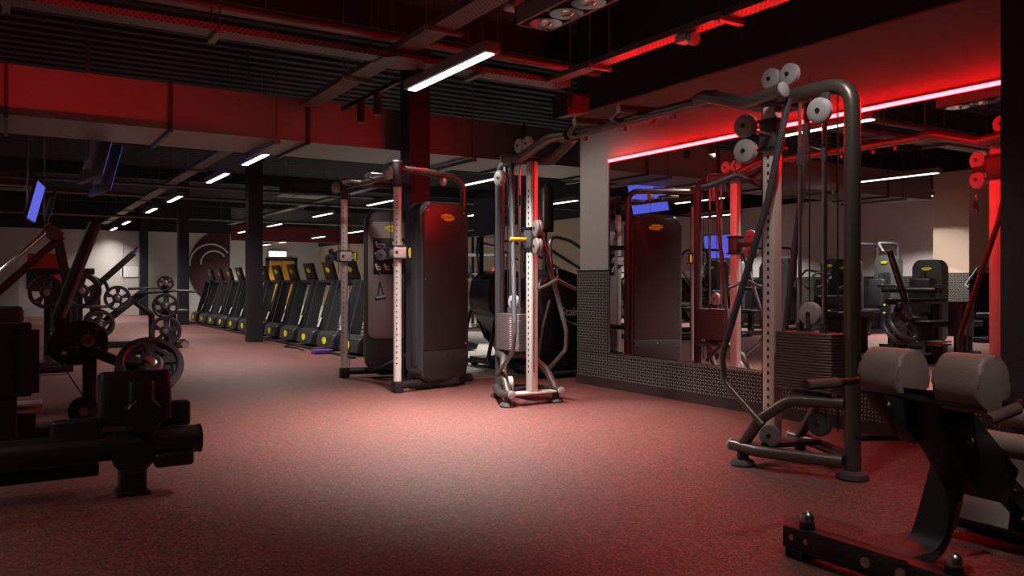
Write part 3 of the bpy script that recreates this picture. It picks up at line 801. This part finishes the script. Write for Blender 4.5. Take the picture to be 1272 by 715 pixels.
# ------------------------------------------------------------------ stair climbers
def climber(label, loc):
    t = thing('stair_climber', label, 'stair climber', loc, 0, 'stair climbers')
    body = [(-.3, .62), (-.42, .75), (-.45, .95), (-.4, 1.15), (-.25, 1.26), (-.05, 1.27), (.15, 1.2), (.45, 1.05), (.8, .8), (.95, .45), (.95, .15), (.0, .12), (-.12, .4)]
    M().xz(body, -.3, .6, .07, 4).obj('side_shroud', 'satin_black', t)
    for k in range(4): M().box((.35+.17*k, 0, 1.18-.2*k), (.26, .5, .05), None, .01).obj('step', 'charcoal', t)
    for q in (-1, 1):
        M().tube([(-.3, q*.34, .9), (-.4, q*.35, .6), (-.5, q*.35, .12), (-.35, q*.35, .05), (.3, q*.35, .05)], .026, .14, 12).obj('frame_tube', 'charcoal', t)
        M().tube([(-.25, q*.31, 1.2), (-.3, q*.32, 1.66), (.0, q*.32, 1.6), (.75, q*.32, 1.22), (.85, q*.31, .85)], .02, .12, 12).obj('handrail', 'steel', t)
        M().tube([(-.28, q*.2, 1.2), (-.28, q*.2, 1.8)], .03, 0, 10).obj('console_post', 'black', t)
        M().lathe([(0, 0), (.05, 0), (.045, .04), (0, .04)], (-.3, q*.35, 0)).obj('foot', 'dark_plastic', t)
        M().lathe([(0, 0), (.05, 0), (.045, .05), (0, .05)], (.75, q*.27, .0)).obj('foot', 'dark_plastic', t)
    M().box((.25, 0, .09), (1.3, .62, .08), None, .01).obj('base_frame', 'black', t)
    M().prism([(-.36, -.3, 1.72), (-.2, -.3, 1.7), (-.2, -.3, 2.2), (-.3, -.3, 2.28), (-.36, -.3, 2.2)], (0, .6, 0), .045, 3).obj('console', 'black', t)
    return t
c1 = climber('black stair climber further from the mirror wall, its rounded nose behind the dark crossover post', (5.65, 9.2, .006))
c2 = climber('black stair climber partly hidden by the chequer plate wall end', (5.65, 8.1, .006))
for c in (c1, c2):
    text('lettering', c, 'white_ink', 'StairMaster', .14, facing((-.12, -.303, .76), (0, -1, 0)), align='LEFT')
    M().tube([(-.12, -.304, .68), (.2, -.304, .58), (.5, -.304, .56)], .006, .05, 6).obj('swoosh', 'white_ink', c)

# ------------------------------------------------------------------ ball rack far beyond the trainer
t = thing('ball_rack', 'tall dark storage rack with shelves beyond the grey trainer', 'rack', (7.35, 12.9, .006), -.5)
for x in (-.5, .5):
    for y in (-.2, .2): M().box((x, y, .9), (.05, .05, 1.8)).obj('upright', 'black', t)
for z in (.25, .7, 1.15, 1.6):
    M().box((0, -.2, z), (1.05, .03, .05)).box((0, .2, z), (1.05, .03, .05)).box((0, 0, z-.02), (1.0, .4, .012)).obj('shelf', 'charcoal', t)
R_ = Matrix.Translation((7.35, 12.9, .006)) @ Matrix.Rotation(-.5, 4, 'Z')
for x, z, r, m_, lab in ((-.3, 1.18, .15, 'satin_black', 'large black exercise ball on the storage rack'), (.1, .73, .11, 'dark_plastic', 'grey medicine ball on the storage rack middle shelf'), (-.35, .73, .11, 'satin_black', 'black medicine ball on the storage rack middle shelf'),
                         (-.3, .28, .1, 'green', 'green medicine ball on the lowest shelf of the storage rack'), (.05, .28, .1, 'yellow', 'yellow medicine ball on the lowest shelf of the storage rack'), (.3, 1.18, .12, 'red_panel', 'red medicine ball on the storage rack upper shelf')):
    o = M().ball((0, 0, 0), r).obj('medicine_ball', m_); o.location = R_ @ V((x, -.03, z+r-.024)); tag(o, lab, 'ball', 'balls on the storage rack')

# power rack further back
t = thing('power_rack', 'black squat rack frame standing far beyond the trainer', 'rack', (9.2, 17.6, .006), -.4)
for x in (-.6, .6):
    for y in (-.6, .6): M().box((x, y, 1.15), (.07, .07, 2.3)).obj('upright', 'black', t)
    M().box((x, 0, 2.28), (.07, 1.27, .07)).obj('top_rail', 'black', t); M().box((x, 0, .04), (.07, 1.27, .07)).obj('floor_rail', 'black', t)
for y in (-.6, .6): M().box((0, y, 2.28), (1.27, .07, .07)).obj('cross_rail', 'black', t)
M().cyl((-.95, -.66, 1.3), (.95, -.66, 1.3), .014, 10).obj('barbell', 'steel', t)

# ------------------------------------------------------------------ hyperextension bench (close to the camera, right)
BX, BY = 2.75, 1.86
t = thing('hyperextension_bench', 'black back extension bench with two thick brown-grey hip cushions', 'bench', (BX, BY, 0))
M().box((0, 0, .08), (.085, .78, .09), None, .008).obj('base_beam', 'black', t)
M().box((-.046, .05, .085), (.01, .42, .1), None, .003).obj('side_plate', 'satin_black', t)
for y in (.3, -.3):
    b = M().lathe([(.0, 0), (.026, 0), (.026, .02), (.0235, .031), (.017, .040), (.009, .045), (0, .046)], (0, y, .15)).obj('levelling_knob', 'steel', t)
    M().lathe([(0, 0), (.03, 0), (.03, .035), (0, .035)], (0, y, .118)).obj('knob_collar', 'black', b)
for y in (.33, -.33):
    M().box((0, y, .02), (.1, .08, .04), None, .006).obj('rubber_foot', 'matte_black', t)
for y in (.34, .27, .0, -.14):
    M().lathe([(0, 0), (.012, 0), (.012, .006), (0, .006)] if y > .1 else [(0, 0), (.02, 0), (.02, .008), (.008, .008), (0, .004)], (-.042 if y > .1 else -.051, y, .085), (-1, 0, 0), 14).obj('bolt', 'steel', t)
# curved flat leg
def ribbon(pts, w, th, f):
    c = fillet(pts, f, 10); m = M(); n = len(c)
    top, bot = [], []
    for i, p in enumerate(c):
        d = (c[min(i+1, n-1)]-c[max(i-1, 0)]).normalized(); nn = V((-d.z, 0, d.x))
        top.append(p+nn*th/2); bot.append(p-nn*th/2)
    poly = [(p.x, -w/2, p.z) for p in top]+[(p.x, -w/2, p.z) for p in bot[::-1]]
    m.prism(poly, (0, w, 0)); return m
leg = ribbon([(.0, 0, .07), (.34, 0, .06), (.52, 0, .42)], .13, .045, .16).obj('curved_leg', 'charcoal', t)
badge(t, Matrix.Translation((.425, -.068, .2)) @ facing((0, 0, 0), (0, -1, 0)) @ Matrix.Rotation(math.radians(62), 4, 'Z'), .19, .028, 'orange')
M().beam((.98, -.1, .09), (.2, -.1, .66), .08, .08, .008).obj('incline_beam', 'black', t)
M().prism([(.42, -.16, .3), (.62, -.16, .24), (.72, -.16, .36), (.36, -.16, .64), (.14, -.16, .72), (.16, -.16, .6), (.3, -.16, .44)], (0, .14, 0), .006).obj('gusset_plate', 'black', t)
M().prism([(.0, -.04, .7), (.22, -.04, .66), (.32, -.04, .52), (.22, -.04, .5), (.03, -.04, .65)], (0, .08, 0), .006).obj('cushion_bracket', 'satin_black', t)
M().box((.2, -.09, .67), (.17, .46, .025), (0, .24, 0), .006).obj('cushion_plate', 'black', t)
M().prism([(-.008, 0, 0), (.008, 0, 0), (0, 0, .014)], (0, .001, 0)).xf(Matrix.Translation((.02, -.045, .665))).obj('warning_mark', 'yellow', t)
def cushion(y0, L):
    prof = [(x, z) for x, z in rrect(.21, .21, .085, 8, .2, -.03)]
    m = M().prism([(x, y0-L/2, z) for x, z in prof], (0, L, 0), .018, 3)
    return m.xf(Matrix.Translation((0, 0, .73)) @ Matrix.Rotation(math.radians(14), 4, 'Y'))
for y0 in (.06, -.24): cushion(y0, .17).obj('hip_cushion', 'cushion', t)
for y0, x0, z0, x1, z1 in ((.19, -.15, .725, .2, .72), (-.4, .02, .66, .26, .70)):
    g = M().tube([(x0, y0, z0), (x0+.19, y0, z0+(z1-z0)*.6)], .021, 0, 16).obj('hand_grip', 'grip', t)
    M().tube([(x0+.15, y0, z0+(z1-z0)*.5), (x1, y0, z1), (x1+.03, y0*.6, z1-.03)], .015, .03, 12).obj('grip_bar', 'black', g)
M().cyl((.64, -.32, .47), (.64, .1, .47), .05, 20, None, .008).obj('ankle_roller', 'cushion', t)
M().beam((.64, -.1, .45), (.5, -.1, .4), .05, .05).obj('roller_post', 'black', t)
M().prism([(.72, -.22, .08), (1.1, -.22, .32), (1.1, .2, .32), (.72, .2, .08)], (-.012, 0, .02), .006).xf(Matrix.Translation((.05, .0, 0))).obj('foot_platform', 'shroud', t)
M().tube([(-.02, .06, .53), (.3, .06, .5)], .012, 0, 10).obj('adjusting_rod', 'black', t)
for x, z in ((.68, .3), (.74, .17), (.34, .52)):
    M().lathe([(0, 0), (.016, 0), (.014, .012), (0, .014)], (x, -.162, z), (0, -1, 0), 12).obj('bolt', 'chrome', t)
M().box((1.0, 0, .04), (.1, .7, .06), None, .01).obj('rear_foot', 'black', t)

# machine cut by the right picture edge
t = thing('leg_machine', 'black machine frame beside the dark pillar, cut by the picture edge', 'exercise machine', (4.15, 1.75, 0))
M().beam((-.1, .2, .5), (.5, -.05, .5), .11, .09).obj('top_beam', 'shroud', t)
M().box((-.1, .2, .26), (.1, .1, .5), None, .01).obj('post', 'black', t)
M().box((.05, .1, .03), (.7, .14, .06), None, .01).obj('base', 'black', t)
M().cyl((-.16, .16, .5), (-.16, .3, .5), .055, 18, None, .01).obj('roller_pad', 'cushion', t)
M().prism([(-.2, -.1, .12), (.2, -.1, .3), (.2, .14, .3), (-.2, .14, .12)], (0, 0, .02), .006).obj('foot_plate', 'charcoal', t)

# ------------------------------------------------------------------ plate-loaded machines on the left
# low bench with tilted back pad and foot rollers
t = thing('pad_bench', 'low black leg bench with tilted square pad and flat roller pads', 'bench', (.57, 4.73, 0))
M().tube([(-1.6, 0, .26), (.33, 0, .26)], .075, 0, 24).obj('main_beam', 'black', t)
M().lathe([(0, 0), (.078, 0), (.08, .012), (.06, .02), (0, .02)], (.33, 0, .26), (1, 0, 0), 24).obj('beam_cap', 'satin_black', t)
for x in (0.0, -1.3):
    M().box((x, 0, .12), (.13, .12, .24), None, .012).obj('post', 'black', t)
    M().box((x, 0, .012), (.16, .16, .024), None, .006).obj('floor_plate', 'satin_black', t)
M().lathe([(0, 0), (.1, 0), (.105, .015), (.1, .05), (0, .06)], (0, -.02, .21), (0, -1, .1), 26).obj('pivot_cap', 'satin_black', t)
tl = Matrix.Translation((.02, .02, .36)) @ Matrix.Rotation(math.radians(-12), 4, 'X') @ Matrix.Rotation(.06, 4, 'Z')
M().box((0, 0, .14), (.36, .09, .29), None, .025, 3).xf(tl).obj('back_pad', 'leather', t)
M().box((.02, -.055, .1), (.13, .05, .26), None, .02, 3).xf(tl).obj('pad_bracket', 'black', t)
M().xz(rrect(.17, .17, .05, 5, .02, -.05), -.12, .09, .02, 3).xf(tl).obj('knee_block', 'satin_black', t)
M().box((-.26, -.02, .36), (.24, .07, .12), None, .02, 3).obj('thigh_pad', 'leather', t)
M().box((.2, .05, .4), (.2, .06, .14), None, .02, 3).obj('thigh_pad', 'leather', t)
M().box((.2, -.02, .17), (.2, .12, .08), None, .02, 3).obj('foot_roller', 'leather', t)
M().box((-.9, .12, .13), (1.5, .09, .07), None, .01).obj('lower_rail', 'black', t)

# lever machine with cam, belt and a plate on its arm
t = thing('lever_machine', 'black plate-loaded lever machine with round cam disc and tall slanted lever', 'exercise machine', (.5, 6.6, 0))
M().box((.02, .1, .34), (.09, .1, .64), None, .01).obj('post', 'black', t)
M().box((-.15, .1, .05), (1.6, .12, .1), None, .01).obj('base_rail', 'black', t)
M().box((-.5, -.4, .05), (.12, 1.1, .1), None, .01).obj('base_rail', 'black', t)
eg = []
for k in range(40):
    a = 2*PI*k/40; r = .175+.05*max(0, math.cos(a-math.radians(205)))**2
    eg.append((-.04+r*math.cos(a), .69+r*.88*math.sin(a)))
cam_ = M().xz(eg, -.02, .035, .006).obj('cam_disc', 'satin_black', t)
M().lathe([(0, 0), (.045, 0), (.045, .01), (.03, .014), (.03, .02), (0, .02)], (0, -.02, .7), (0, -1, 0), 22).obj('bearing', 'red_rod', cam_)
for x, z, r in ((.06, .79, .022), (-.07, .66, .012), (.075, .645, .012), (.115, .63, .02), (0, .765, .01)):
    M().lathe([(0, 0), (r, 0), (r*.9, .008), (0, .01)], (x, -.02, z), (0, -1, 0), 14).obj('bolt', 'chrome', cam_)
M().prism([(-.016, 0, -.012), (.016, 0, -.012), (0, 0, .016)], (0, .002, 0)).xf(Matrix.Translation((-.15, -.022, .62))).obj('warning_mark', 'yellow', cam_)
M().tube([(-.16, .03, .72), (-.2, .04, .82), (.06, .12, 1.55)], .043, .1, 16).obj('lever', 'satin_black', t)
M().prism([(-.2, .0, .58), (-.13, .0, .58), (-.11, .0, .86), (-.19, .0, .86)], (0, .05, 0), .01).obj('lever_bracket', 'black', t)
M().lathe([(0, 0), (.1, 0), (.1, .03), (.09, .035), (0, .035)], (-.03, -.02, .2), (0, -1, 0), 26).obj('belt_pulley', 'satin_black', t)
M().lathe([(0, 0), (.035, 0), (.03, .012), (0, .014)], (-.03, -.056, .2), (0, -1, 0), 18).obj('bearing', 'red_rod', t)
M().box((-.03, .02, .13), (.08, .06, .16), None, .01).obj('pulley_bracket', 'black', t)
M().beam((-.2, -.035, .6), (-.0, -.035, .25), .02, .008, 0).obj('belt', 'matte_black', t)
M().beam((.03, -.04, .62), (.28, -.1, .5), .05, .07).obj('weight_arm', 'black', t)
M().cyl((.36, -.02, .46), (.36, -.35, .58), .024, 14).obj('plate_peg', 'steel', t)
M().box((.31, -.08, .49), (.14, .06, .06), None, .008).obj('peg_bracket', 'black', t)
M().box((-.24, -.12, .12), (.34, .22, .03), None, .01).obj('foot_plate', 'charcoal', t)
M().box((-.5, -.55, .63), (.28, .2, .46), None, .012).obj('side_housing', 'black', t)
M().box((-.38, -.655, .62), (.12, .012, .4), None, .003).obj('side_cover', 'satin_black', t)
M().box((-.5, -.55, .25), (.12, .14, .4), None, .01).obj('housing_post', 'black', t)
M().box((-.42, -.3, .27), (.26, .2, .025), None, .006).box((-.42, -.3, .31), (.26, .2, .02), None, .006).obj('step', 'grey_plastic', t)
M().box((-.42, -.3, .17), (.18, .12, .2), None, .006).obj('step_post', 'black', t)
plate('ribbed black weight plate lying tilted on the peg of the lever machine', (.88, 6.32, .53), .0, .225, .055, math.radians(-38), hub='red_rod', m='charcoal')
plate('black weight plate behind the tilted one on the lever machine', (.87, 6.42, .47), .0, .215, .05, math.radians(-38), m='charcoal')

# seat bench behind it
t = thing('flat_bench', 'black padded bench behind the lever machine', 'bench', (-.15, 8.0, 0))
M().box((-.2, 0, .62), (.95, .28, .09), None, .03, 3).obj('seat_pad', 'leather', t)
M().box((-.2, .25, .8), (.95, .09, .22), None, .03, 3).obj('back_pad', 'leather', t)
for x in (-.5, .12): M().box((x, .05, .3), (.08, .3, .58), None, .01).obj('leg', 'black', t)
M().box((-.2, .05, .04), (1.0, .1, .07), None, .01).obj('base_rail', 'black', t)

# inclined leg press
t = thing('leg_press', 'black leg press with steep chrome guide rods', 'leg press', (-.2, 11.6, 0))
for y in (-.3, .3):
    M().beam((-.5, y, .36), (.78, y, 1.68), .09, .09).obj('incline_rail', 'black', t)
    M().cyl((-.34, y-.0, .75), (.64, y, 1.75), .024, 12).obj('guide_rod', 'chrome', t)
    M().box((.69, y, 1.73), (.13, .12, .2), (0, -.8, 0), .012).obj('rod_block', 'dark_plastic', t)
    M().tube([(.76, y, 1.6), (.85, y, 1.1), (.85, y, .06)], .04, .15, 12).obj('rear_post', 'black', t)
    M().beam((-1.5, y, .06), (.9, y, .06), .08, .08).obj('base_rail', 'black', t)
M().box((.75, 0, 1.62), (.08, .65, .1), None, .01).obj('top_cross', 'black', t)
M().beam((-1.3, 0, .3), (-1.0, 0, .95), .5, .1, .03).obj('back_pad', 'leather', t)
M().beam((-1.3, 0, .26), (-.7, 0, .3), .48, .1, .03).obj('seat_pad', 'leather', t)
M().box((-1.05, 0, .15), (.4, .4, .2), None, .01).obj('seat_base', 'black', t)
sl = M().beam((-.35, 0, 1.15), (.0, 0, .75), .75, .05, .01).obj('foot_sled', 'charcoal', t)
M().cyl((-.15, -.55, .98), (-.15, .55, .98), .025, 12).obj('plate_peg', 'steel', sl)
plate('black weight plate on the leg press sled', (-.35, 11.13, .98), 0, .225)

# chest press with two large plates
t = thing('chest_press', 'black plate-loaded press with thick pegs, beneath the hanging televisions', 'exercise machine', (.69, 12.9, 0))
for x in (-.2, .2):
    M().box((x, .2, .65), (.08, .1, 1.3), None, .01).obj('upright', 'black', t)
    M().beam((x, -.5, .05), (x, .6, .05), .08, .08).obj('base_rail', 'black', t)
    M().cyl((x, .1, 1.0), (x, -.34, 1.0), .025, 12).obj('plate_peg', 'steel', t)
M().box((0, .2, 1.27), (.78, .09, .09), None, .01).obj('cross_beam', 'black', t)
M().box((0, .1, .85), (.34, .1, .6), (-.12, 0, 0), .03, 3).obj('back_pad', 'leather', t)
M().box((0, -.2, .48), (.36, .4, .09), None, .03, 3).obj('seat', 'leather', t)
M().box((0, -.1, .24), (.1, .1, .42)).obj('seat_post', 'black', t)
M().tube([(.35, .2, 1.2), (.5, -.2, 1.1), (.5, -.55, 1.0)], .025, .1, 12).obj('press_arm', 'black', t)
M().cyl((.24, -.4, .78), (.5, -.4, .78), .022, 12).obj('hand_grip', 'grip', t)
plate('larger black weight plate on the press beneath the televisions', (.89, 12.65, 1.0), 0, .245, .06)
plate('black weight plate at the seat side of the press beneath the televisions', (.47, 12.75, .98), 0, .225)
plate('thin black weight plate tucked behind the larger plate of the press', (.88, 12.73, 1.0), 0, .24, .04)

# rear lever rower
t = thing('row_machine', 'black plate-loaded row machine with long raised arm before the far wall', 'exercise machine', (1.6, 15.3, 0))
M().beam((-.5, 0, .06), (1.1, 0, .06), .12, .1).obj('base_rail', 'black', t)
M().beam((-.45, -.3, .05), (-.45, .3, .05), .1, .08).obj('base_foot', 'black', t); M().beam((.95, -.3, .05), (.95, .3, .05), .1, .08).obj('base_foot', 'black', t)
M().tube([(.55, 0, .1), (.55, 0, .55), (.2, 0, .85)], .05, .12, 14).obj('frame_tube', 'black', t)
M().beam((-.3, -.02, .35), (.45, -.02, .98), .1, .12).obj('incline_beam', 'black', t)
M().beam((-.35, .1, 1.0), (.28, .1, 1.62), .08, .1).obj('raised_arm', 'black', t)
M().tube([(.22, .1, 1.56), (.36, .1, 1.72)], .025, 0, 12).obj('arm_tip', 'chrome', t)
M().box((-.32, .1, .8), (.16, .12, .5), None, .01).obj('arm_post', 'black', t)
M().tube([(.3, -.1, .92), (.9, -.15, .97), (1.25, -.15, .95)], .025, .08, 12).obj('handle_tube', 'black', t)
M().tube([(.2, .2, 1.0), (.75, .2, 1.02), (.8, .2, .9)], .022, .08, 12).obj('handle_tube', 'charcoal', t)
M().box((.9, 0, .6), (.5, .3, .09), None, .03, 3).obj('seat', 'leather', t); M().box((.9, 0, .33), (.09, .09, .5)).obj('seat_post', 'black', t)
M().cyl((-.28, -.1, .42), (-.28, -.42, .42), .025, 12).obj('plate_peg', 'steel', t); M().cyl((-.02, .0, .85), (-.02, -.4, .85), .025, 12).obj('plate_peg', 'steel', t)
plate('black weight plate low on the row machine', (1.32, 15.0, .42), 0, .225)
plate('black weight plate behind the low plate of the row machine', (1.3, 15.09, .45), 0, .225)
plate('black weight plate on the upper peg of the row machine', (1.58, 15.0, .85), 0, .21)

# plate tree
t = thing('plate_tree', 'black upright weight plate tree beside the steel columns', 'plate rack', (2.3, 14.75, 0), -.25)
M().box((0, 0, .62), (.08, .08, 1.2), None, .01).obj('post', 'black', t)
M().box((0, 0, .03), (.55, .1, .06), None, .01).obj('base_bar', 'black', t); M().box((0, 0, .03), (.1, .55, .06), None, .01).obj('base_bar', 'black', t)
for q in (-1, 1): M().lathe([(.035, 0), (.06, 0), (.06, .03), (.035, .03)], (.3, q*.05, .06), (0, 1, 0), 18).obj('caster', 'chrome', t)
for z in (.3, .72, 1.1):
    for q in (-1, 1): M().cyl((0, 0, z), (0, q*.24, z), .022, 12).obj('peg', 'steel', t)
RT = Matrix.Translation((2.3, 14.75, 0)) @ Matrix.Rotation(-.25, 4, 'Z')
for z, R, lab in ((.3, .25, 'largest'), (.72, .21, 'medium'), (1.1, .13, 'smallest')):
    pos = {'largest': 'lowest', 'medium': 'middle', 'smallest': 'topmost'}[lab]
    for y, w in ((-.13, 'outer'), (-.07, 'inner')): plate('%s %s black weight plate on the %s peg of the plate tree' % (w, lab, pos), RT @ V((0, y, z)), -.25, R, .045, 0, 'plates on the plate tree')

# red and black display by the far wall
t = thing('information_stand', 'red and white display stand with a pad before the far wall', 'display stand', (.9, 27.5, 0))
M().box((0, 0, 1.25), (1.15, .08, 1.8), None, .01).obj('panel', 'white_paint', t)
M().box((.05, -.05, 1.55), (.85, .03, .8)).obj('red_panel', 'red_panel', t)
M().box((-.05, -.07, 1.2), (.7, .04, .6), None, .02).obj('black_pad', 'black', t)
for x in (-.5, .5): M().box((x, 0, .15), (.08, .5, .3), None, .01).obj('leg', 'black', t)

# ------------------------------------------------------------------ machines seen in the mirror (other side of the gym)
def weight_machine(label, loc, rz, h=1.65, kind=0):
    t = thing('weight_machine', label, 'exercise machine', loc, rz, 'selectorised machines along the white wall')
    # tower at local y=+.5, seat towards -y, front looks to -y
    M().xz(rrect(.5, h, .13, 6, 0, .06), .4, .28, .035, 3).obj('tower_shroud', 'shroud', t)
    M().xz(rrect(.3, h*.62, .05, 5, 0, .3), .388, .016, .003).obj('front_cover', 'satin_black', t)
    badge(t, facing((0, .386, h-.1), (0, -1, 0)), .17, .06, txt=None)
    for z in (.45, .62): M().box((.0, .385, z), (.05, .006, .04)).obj('pin_marker', 'yellow', t)
    M().box((0, -.1, .05), (.12, 1.3, .09), None, .01).obj('base_rail', 'black', t); M().box((0, -.65, .04), (.7, .1, .07), None, .01).obj('front_foot', 'black', t)
    M().box((0, -.2, .26), (.1, .1, .4), None, .01).obj('seat_post', 'black', t)
    M().box((0, -.22, .5), (.38, .42, .09), None, .03, 3).obj('seat', 'leather', t)
    M().box((0, .1, .88), (.36, .1, .62), (-.12, 0, 0), .035, 3).obj('backrest', 'leather', t)
    M().box((0, .25, .7), (.08, .08, 1.2), None, .01).obj('backrest_post', 'black', t)
    for q in (-1, 1):
        if kind == 0: M().tube([(q*.24, .45, h-.25), (q*.42, .1, h-.2), (q*.42, -.35, 1.05), (q*.3, -.45, 1.0)], .026, .1, 12).obj('press_arm', 'charcoal', t)
        elif kind == 1: M().tube([(q*.2, .4, 1.0), (q*.45, .0, 1.05), (q*.45, -.5, 1.05)], .026, .1, 12).obj('press_arm', 'charcoal', t)
        else: M().tube([(q*.24, .5, h-.05), (q*.24, .5, h+.3), (q*.24, -.2, h+.3), (q*.4, -.25, h+.1)], .03, .12, 12).obj('overhead_arm', 'charcoal', t)
    if kind == 1: M().cyl((-.45, -.35, .98), (.45, -.35, .98), .05, 16, None, .01).obj('roller_pad', 'leather', t)
    return t
spec = [(-2.5, 8.2, 1.4, 1.45, 1, 'weight machine with roller pad, reflected above the second hip cushion'),
        (-5.1, 8.2, 1.57, 1.6, 0, 'grey weight machine standing on the near side of the beige pillar'),
        (-5.1, 10.8, 1.57, 1.65, 2, 'weight machine with overhead arms directly beyond the beige pillar'),
        (-5.1, 12.2, 1.57, 1.6, 0, 'weight machine second beyond the beige pillar along the white wall'),
        (-5.1, 13.6, 1.57, 1.65, 2, 'weight machine third beyond the beige pillar along the white wall'),
        (-5.1, 15.0, 1.57, 1.6, 1, 'weight machine fourth beyond the beige pillar along the white wall'),
        (-5.1, 16.4, 1.57, 1.6, 0, 'weight machine fifth beyond the beige pillar along the white wall'),
        (-5.1, 17.8, 1.57, 1.65, 2, 'weight machine sixth beyond the beige pillar along the white wall'),
        (-5.1, 19.4, 1.57, 1.65, 0, 'weight machine seventh beyond the beige pillar along the white wall'),
        (-5.1, 21.0, 1.57, 1.65, 1, 'weight machine eighth beyond the beige pillar along the white wall'),
        (-2.7, 10.0, 1.4, 1.5, 0, 'weight machine in the aisle, reflected beside the dark crossover post'),
        (-2.7, 11.9, 1.5, 1.5, 1, 'weight machine in the aisle, reflected between the crossover guide rods'),
        (-2.7, 13.6, 1.6, 1.55, 2, 'weight machine in the aisle, reflected behind the silver crossover column'),
        (-2.7, 15.8, 1.6, 1.5, 0, 'weight machine in the aisle, furthest from the beige pillar')]
for x, y, rz, h, k, lab in spec: weight_machine(lab, (x, y, 0), rz, h, k)
t = thing('adjustable_bench', 'dark bench with long flat pads, reflected over the hip cushions', 'bench', (-1.2, 6.9, 0), .2)
M().box((0, 0, .5), (1.1, .28, .09), None, .03, 3).obj('seat_pad', 'leather', t)
M().box((.1, .5, .82), (1.2, .1, .1), None, .03, 3).obj('arm_pad', 'leather', t)
for x in (-.4, .4): M().box((x, 0, .24), (.08, .08, .45), None, .01).obj('leg', 'black', t)
for x in (-.3, .4): M().box((x, .5, .4), (.07, .08, .8), None, .01).obj('pad_post', 'black', t)
M().box((0, .25, .04), (1.2, .6, .05), None, .01).obj('base', 'black', t)
tv('blue-lit television on the white wall, reflected between the crossover tubes', -5.9, 16.0, 2.1, 0)

# ------------------------------------------------------------------ lights
def spot(loc, target, energy, col, size=70, blend=.6, r=.05):
    l = bpy.data.lights.new('spot', 'SPOT'); l.energy = energy; l.color = col; l.spot_size = math.radians(size); l.spot_blend = blend; l.shadow_soft_size = r
    o = bpy.data.objects.new('spot', l); COL.objects.link(o); o.location = loc
    o.rotation_euler = (V(target)-V(loc)).to_track_quat('-Z', 'Y').to_euler()
for y in (-.23, 0, .23): spot((3.0, 4.17+y, 2.8), (3.1, 4.8+y*2, 0), 25, (1, .9, .82), 95, .7)
spot((3.12, 7.53, 2.75), (5.3, 6.95, 1.2), 200, (1, .9, .82), 75, .7)
spot((3.12, 7.97, 2.75), (3.35, 8.6, 1.0), 50, (1, .9, .82), 80, .7)
spot((3.3, 2.6, 3.05), (3.95, 3.3, .6), 60, (1, .88, .8), 95, .8)  # added spot without a fixture, brightens the near crossover tower

spot((2.35, .5, 3.0), (2.95, 1.8, .5), 95, (1, .86, .78), 50, .8)  # added unseen source, lights the bench cushions and leg from the front
l = bpy.data.lights.new('red_strip_light', 'AREA'); l.shape = 'RECTANGLE'; l.size = 3.5; l.size_y = .06; l.energy = 3.6; l.color = (1, .008, .016); l.spread = math.radians(42)
o = bpy.data.objects.new('red_strip_light', l); COL.objects.link(o); o.location = (.3, 1.93, 3.55); o.rotation_euler = (math.radians(89), 0, 0)
w = bpy.data.worlds.new('world'); SC.world = w; w.use_nodes = True
w.node_tree.nodes['Background'].inputs[0].default_value = (.02, .01, .012, 1)
w.node_tree.nodes['Background'].inputs[1].default_value = .3
SC.view_settings.view_transform = 'Standard'; SC.view_settings.look = 'None'
SC.view_settings.gamma = 1; SC.view_settings.use_curve_mapping = False; SC.view_settings.exposure = 0.0
SC.cycles.use_denoising = True
SC.cycles.max_bounces = 8; SC.cycles.diffuse_bounces = 3; SC.cycles.glossy_bounces = 4
SC.cycles.sample_clamp_indirect = 5
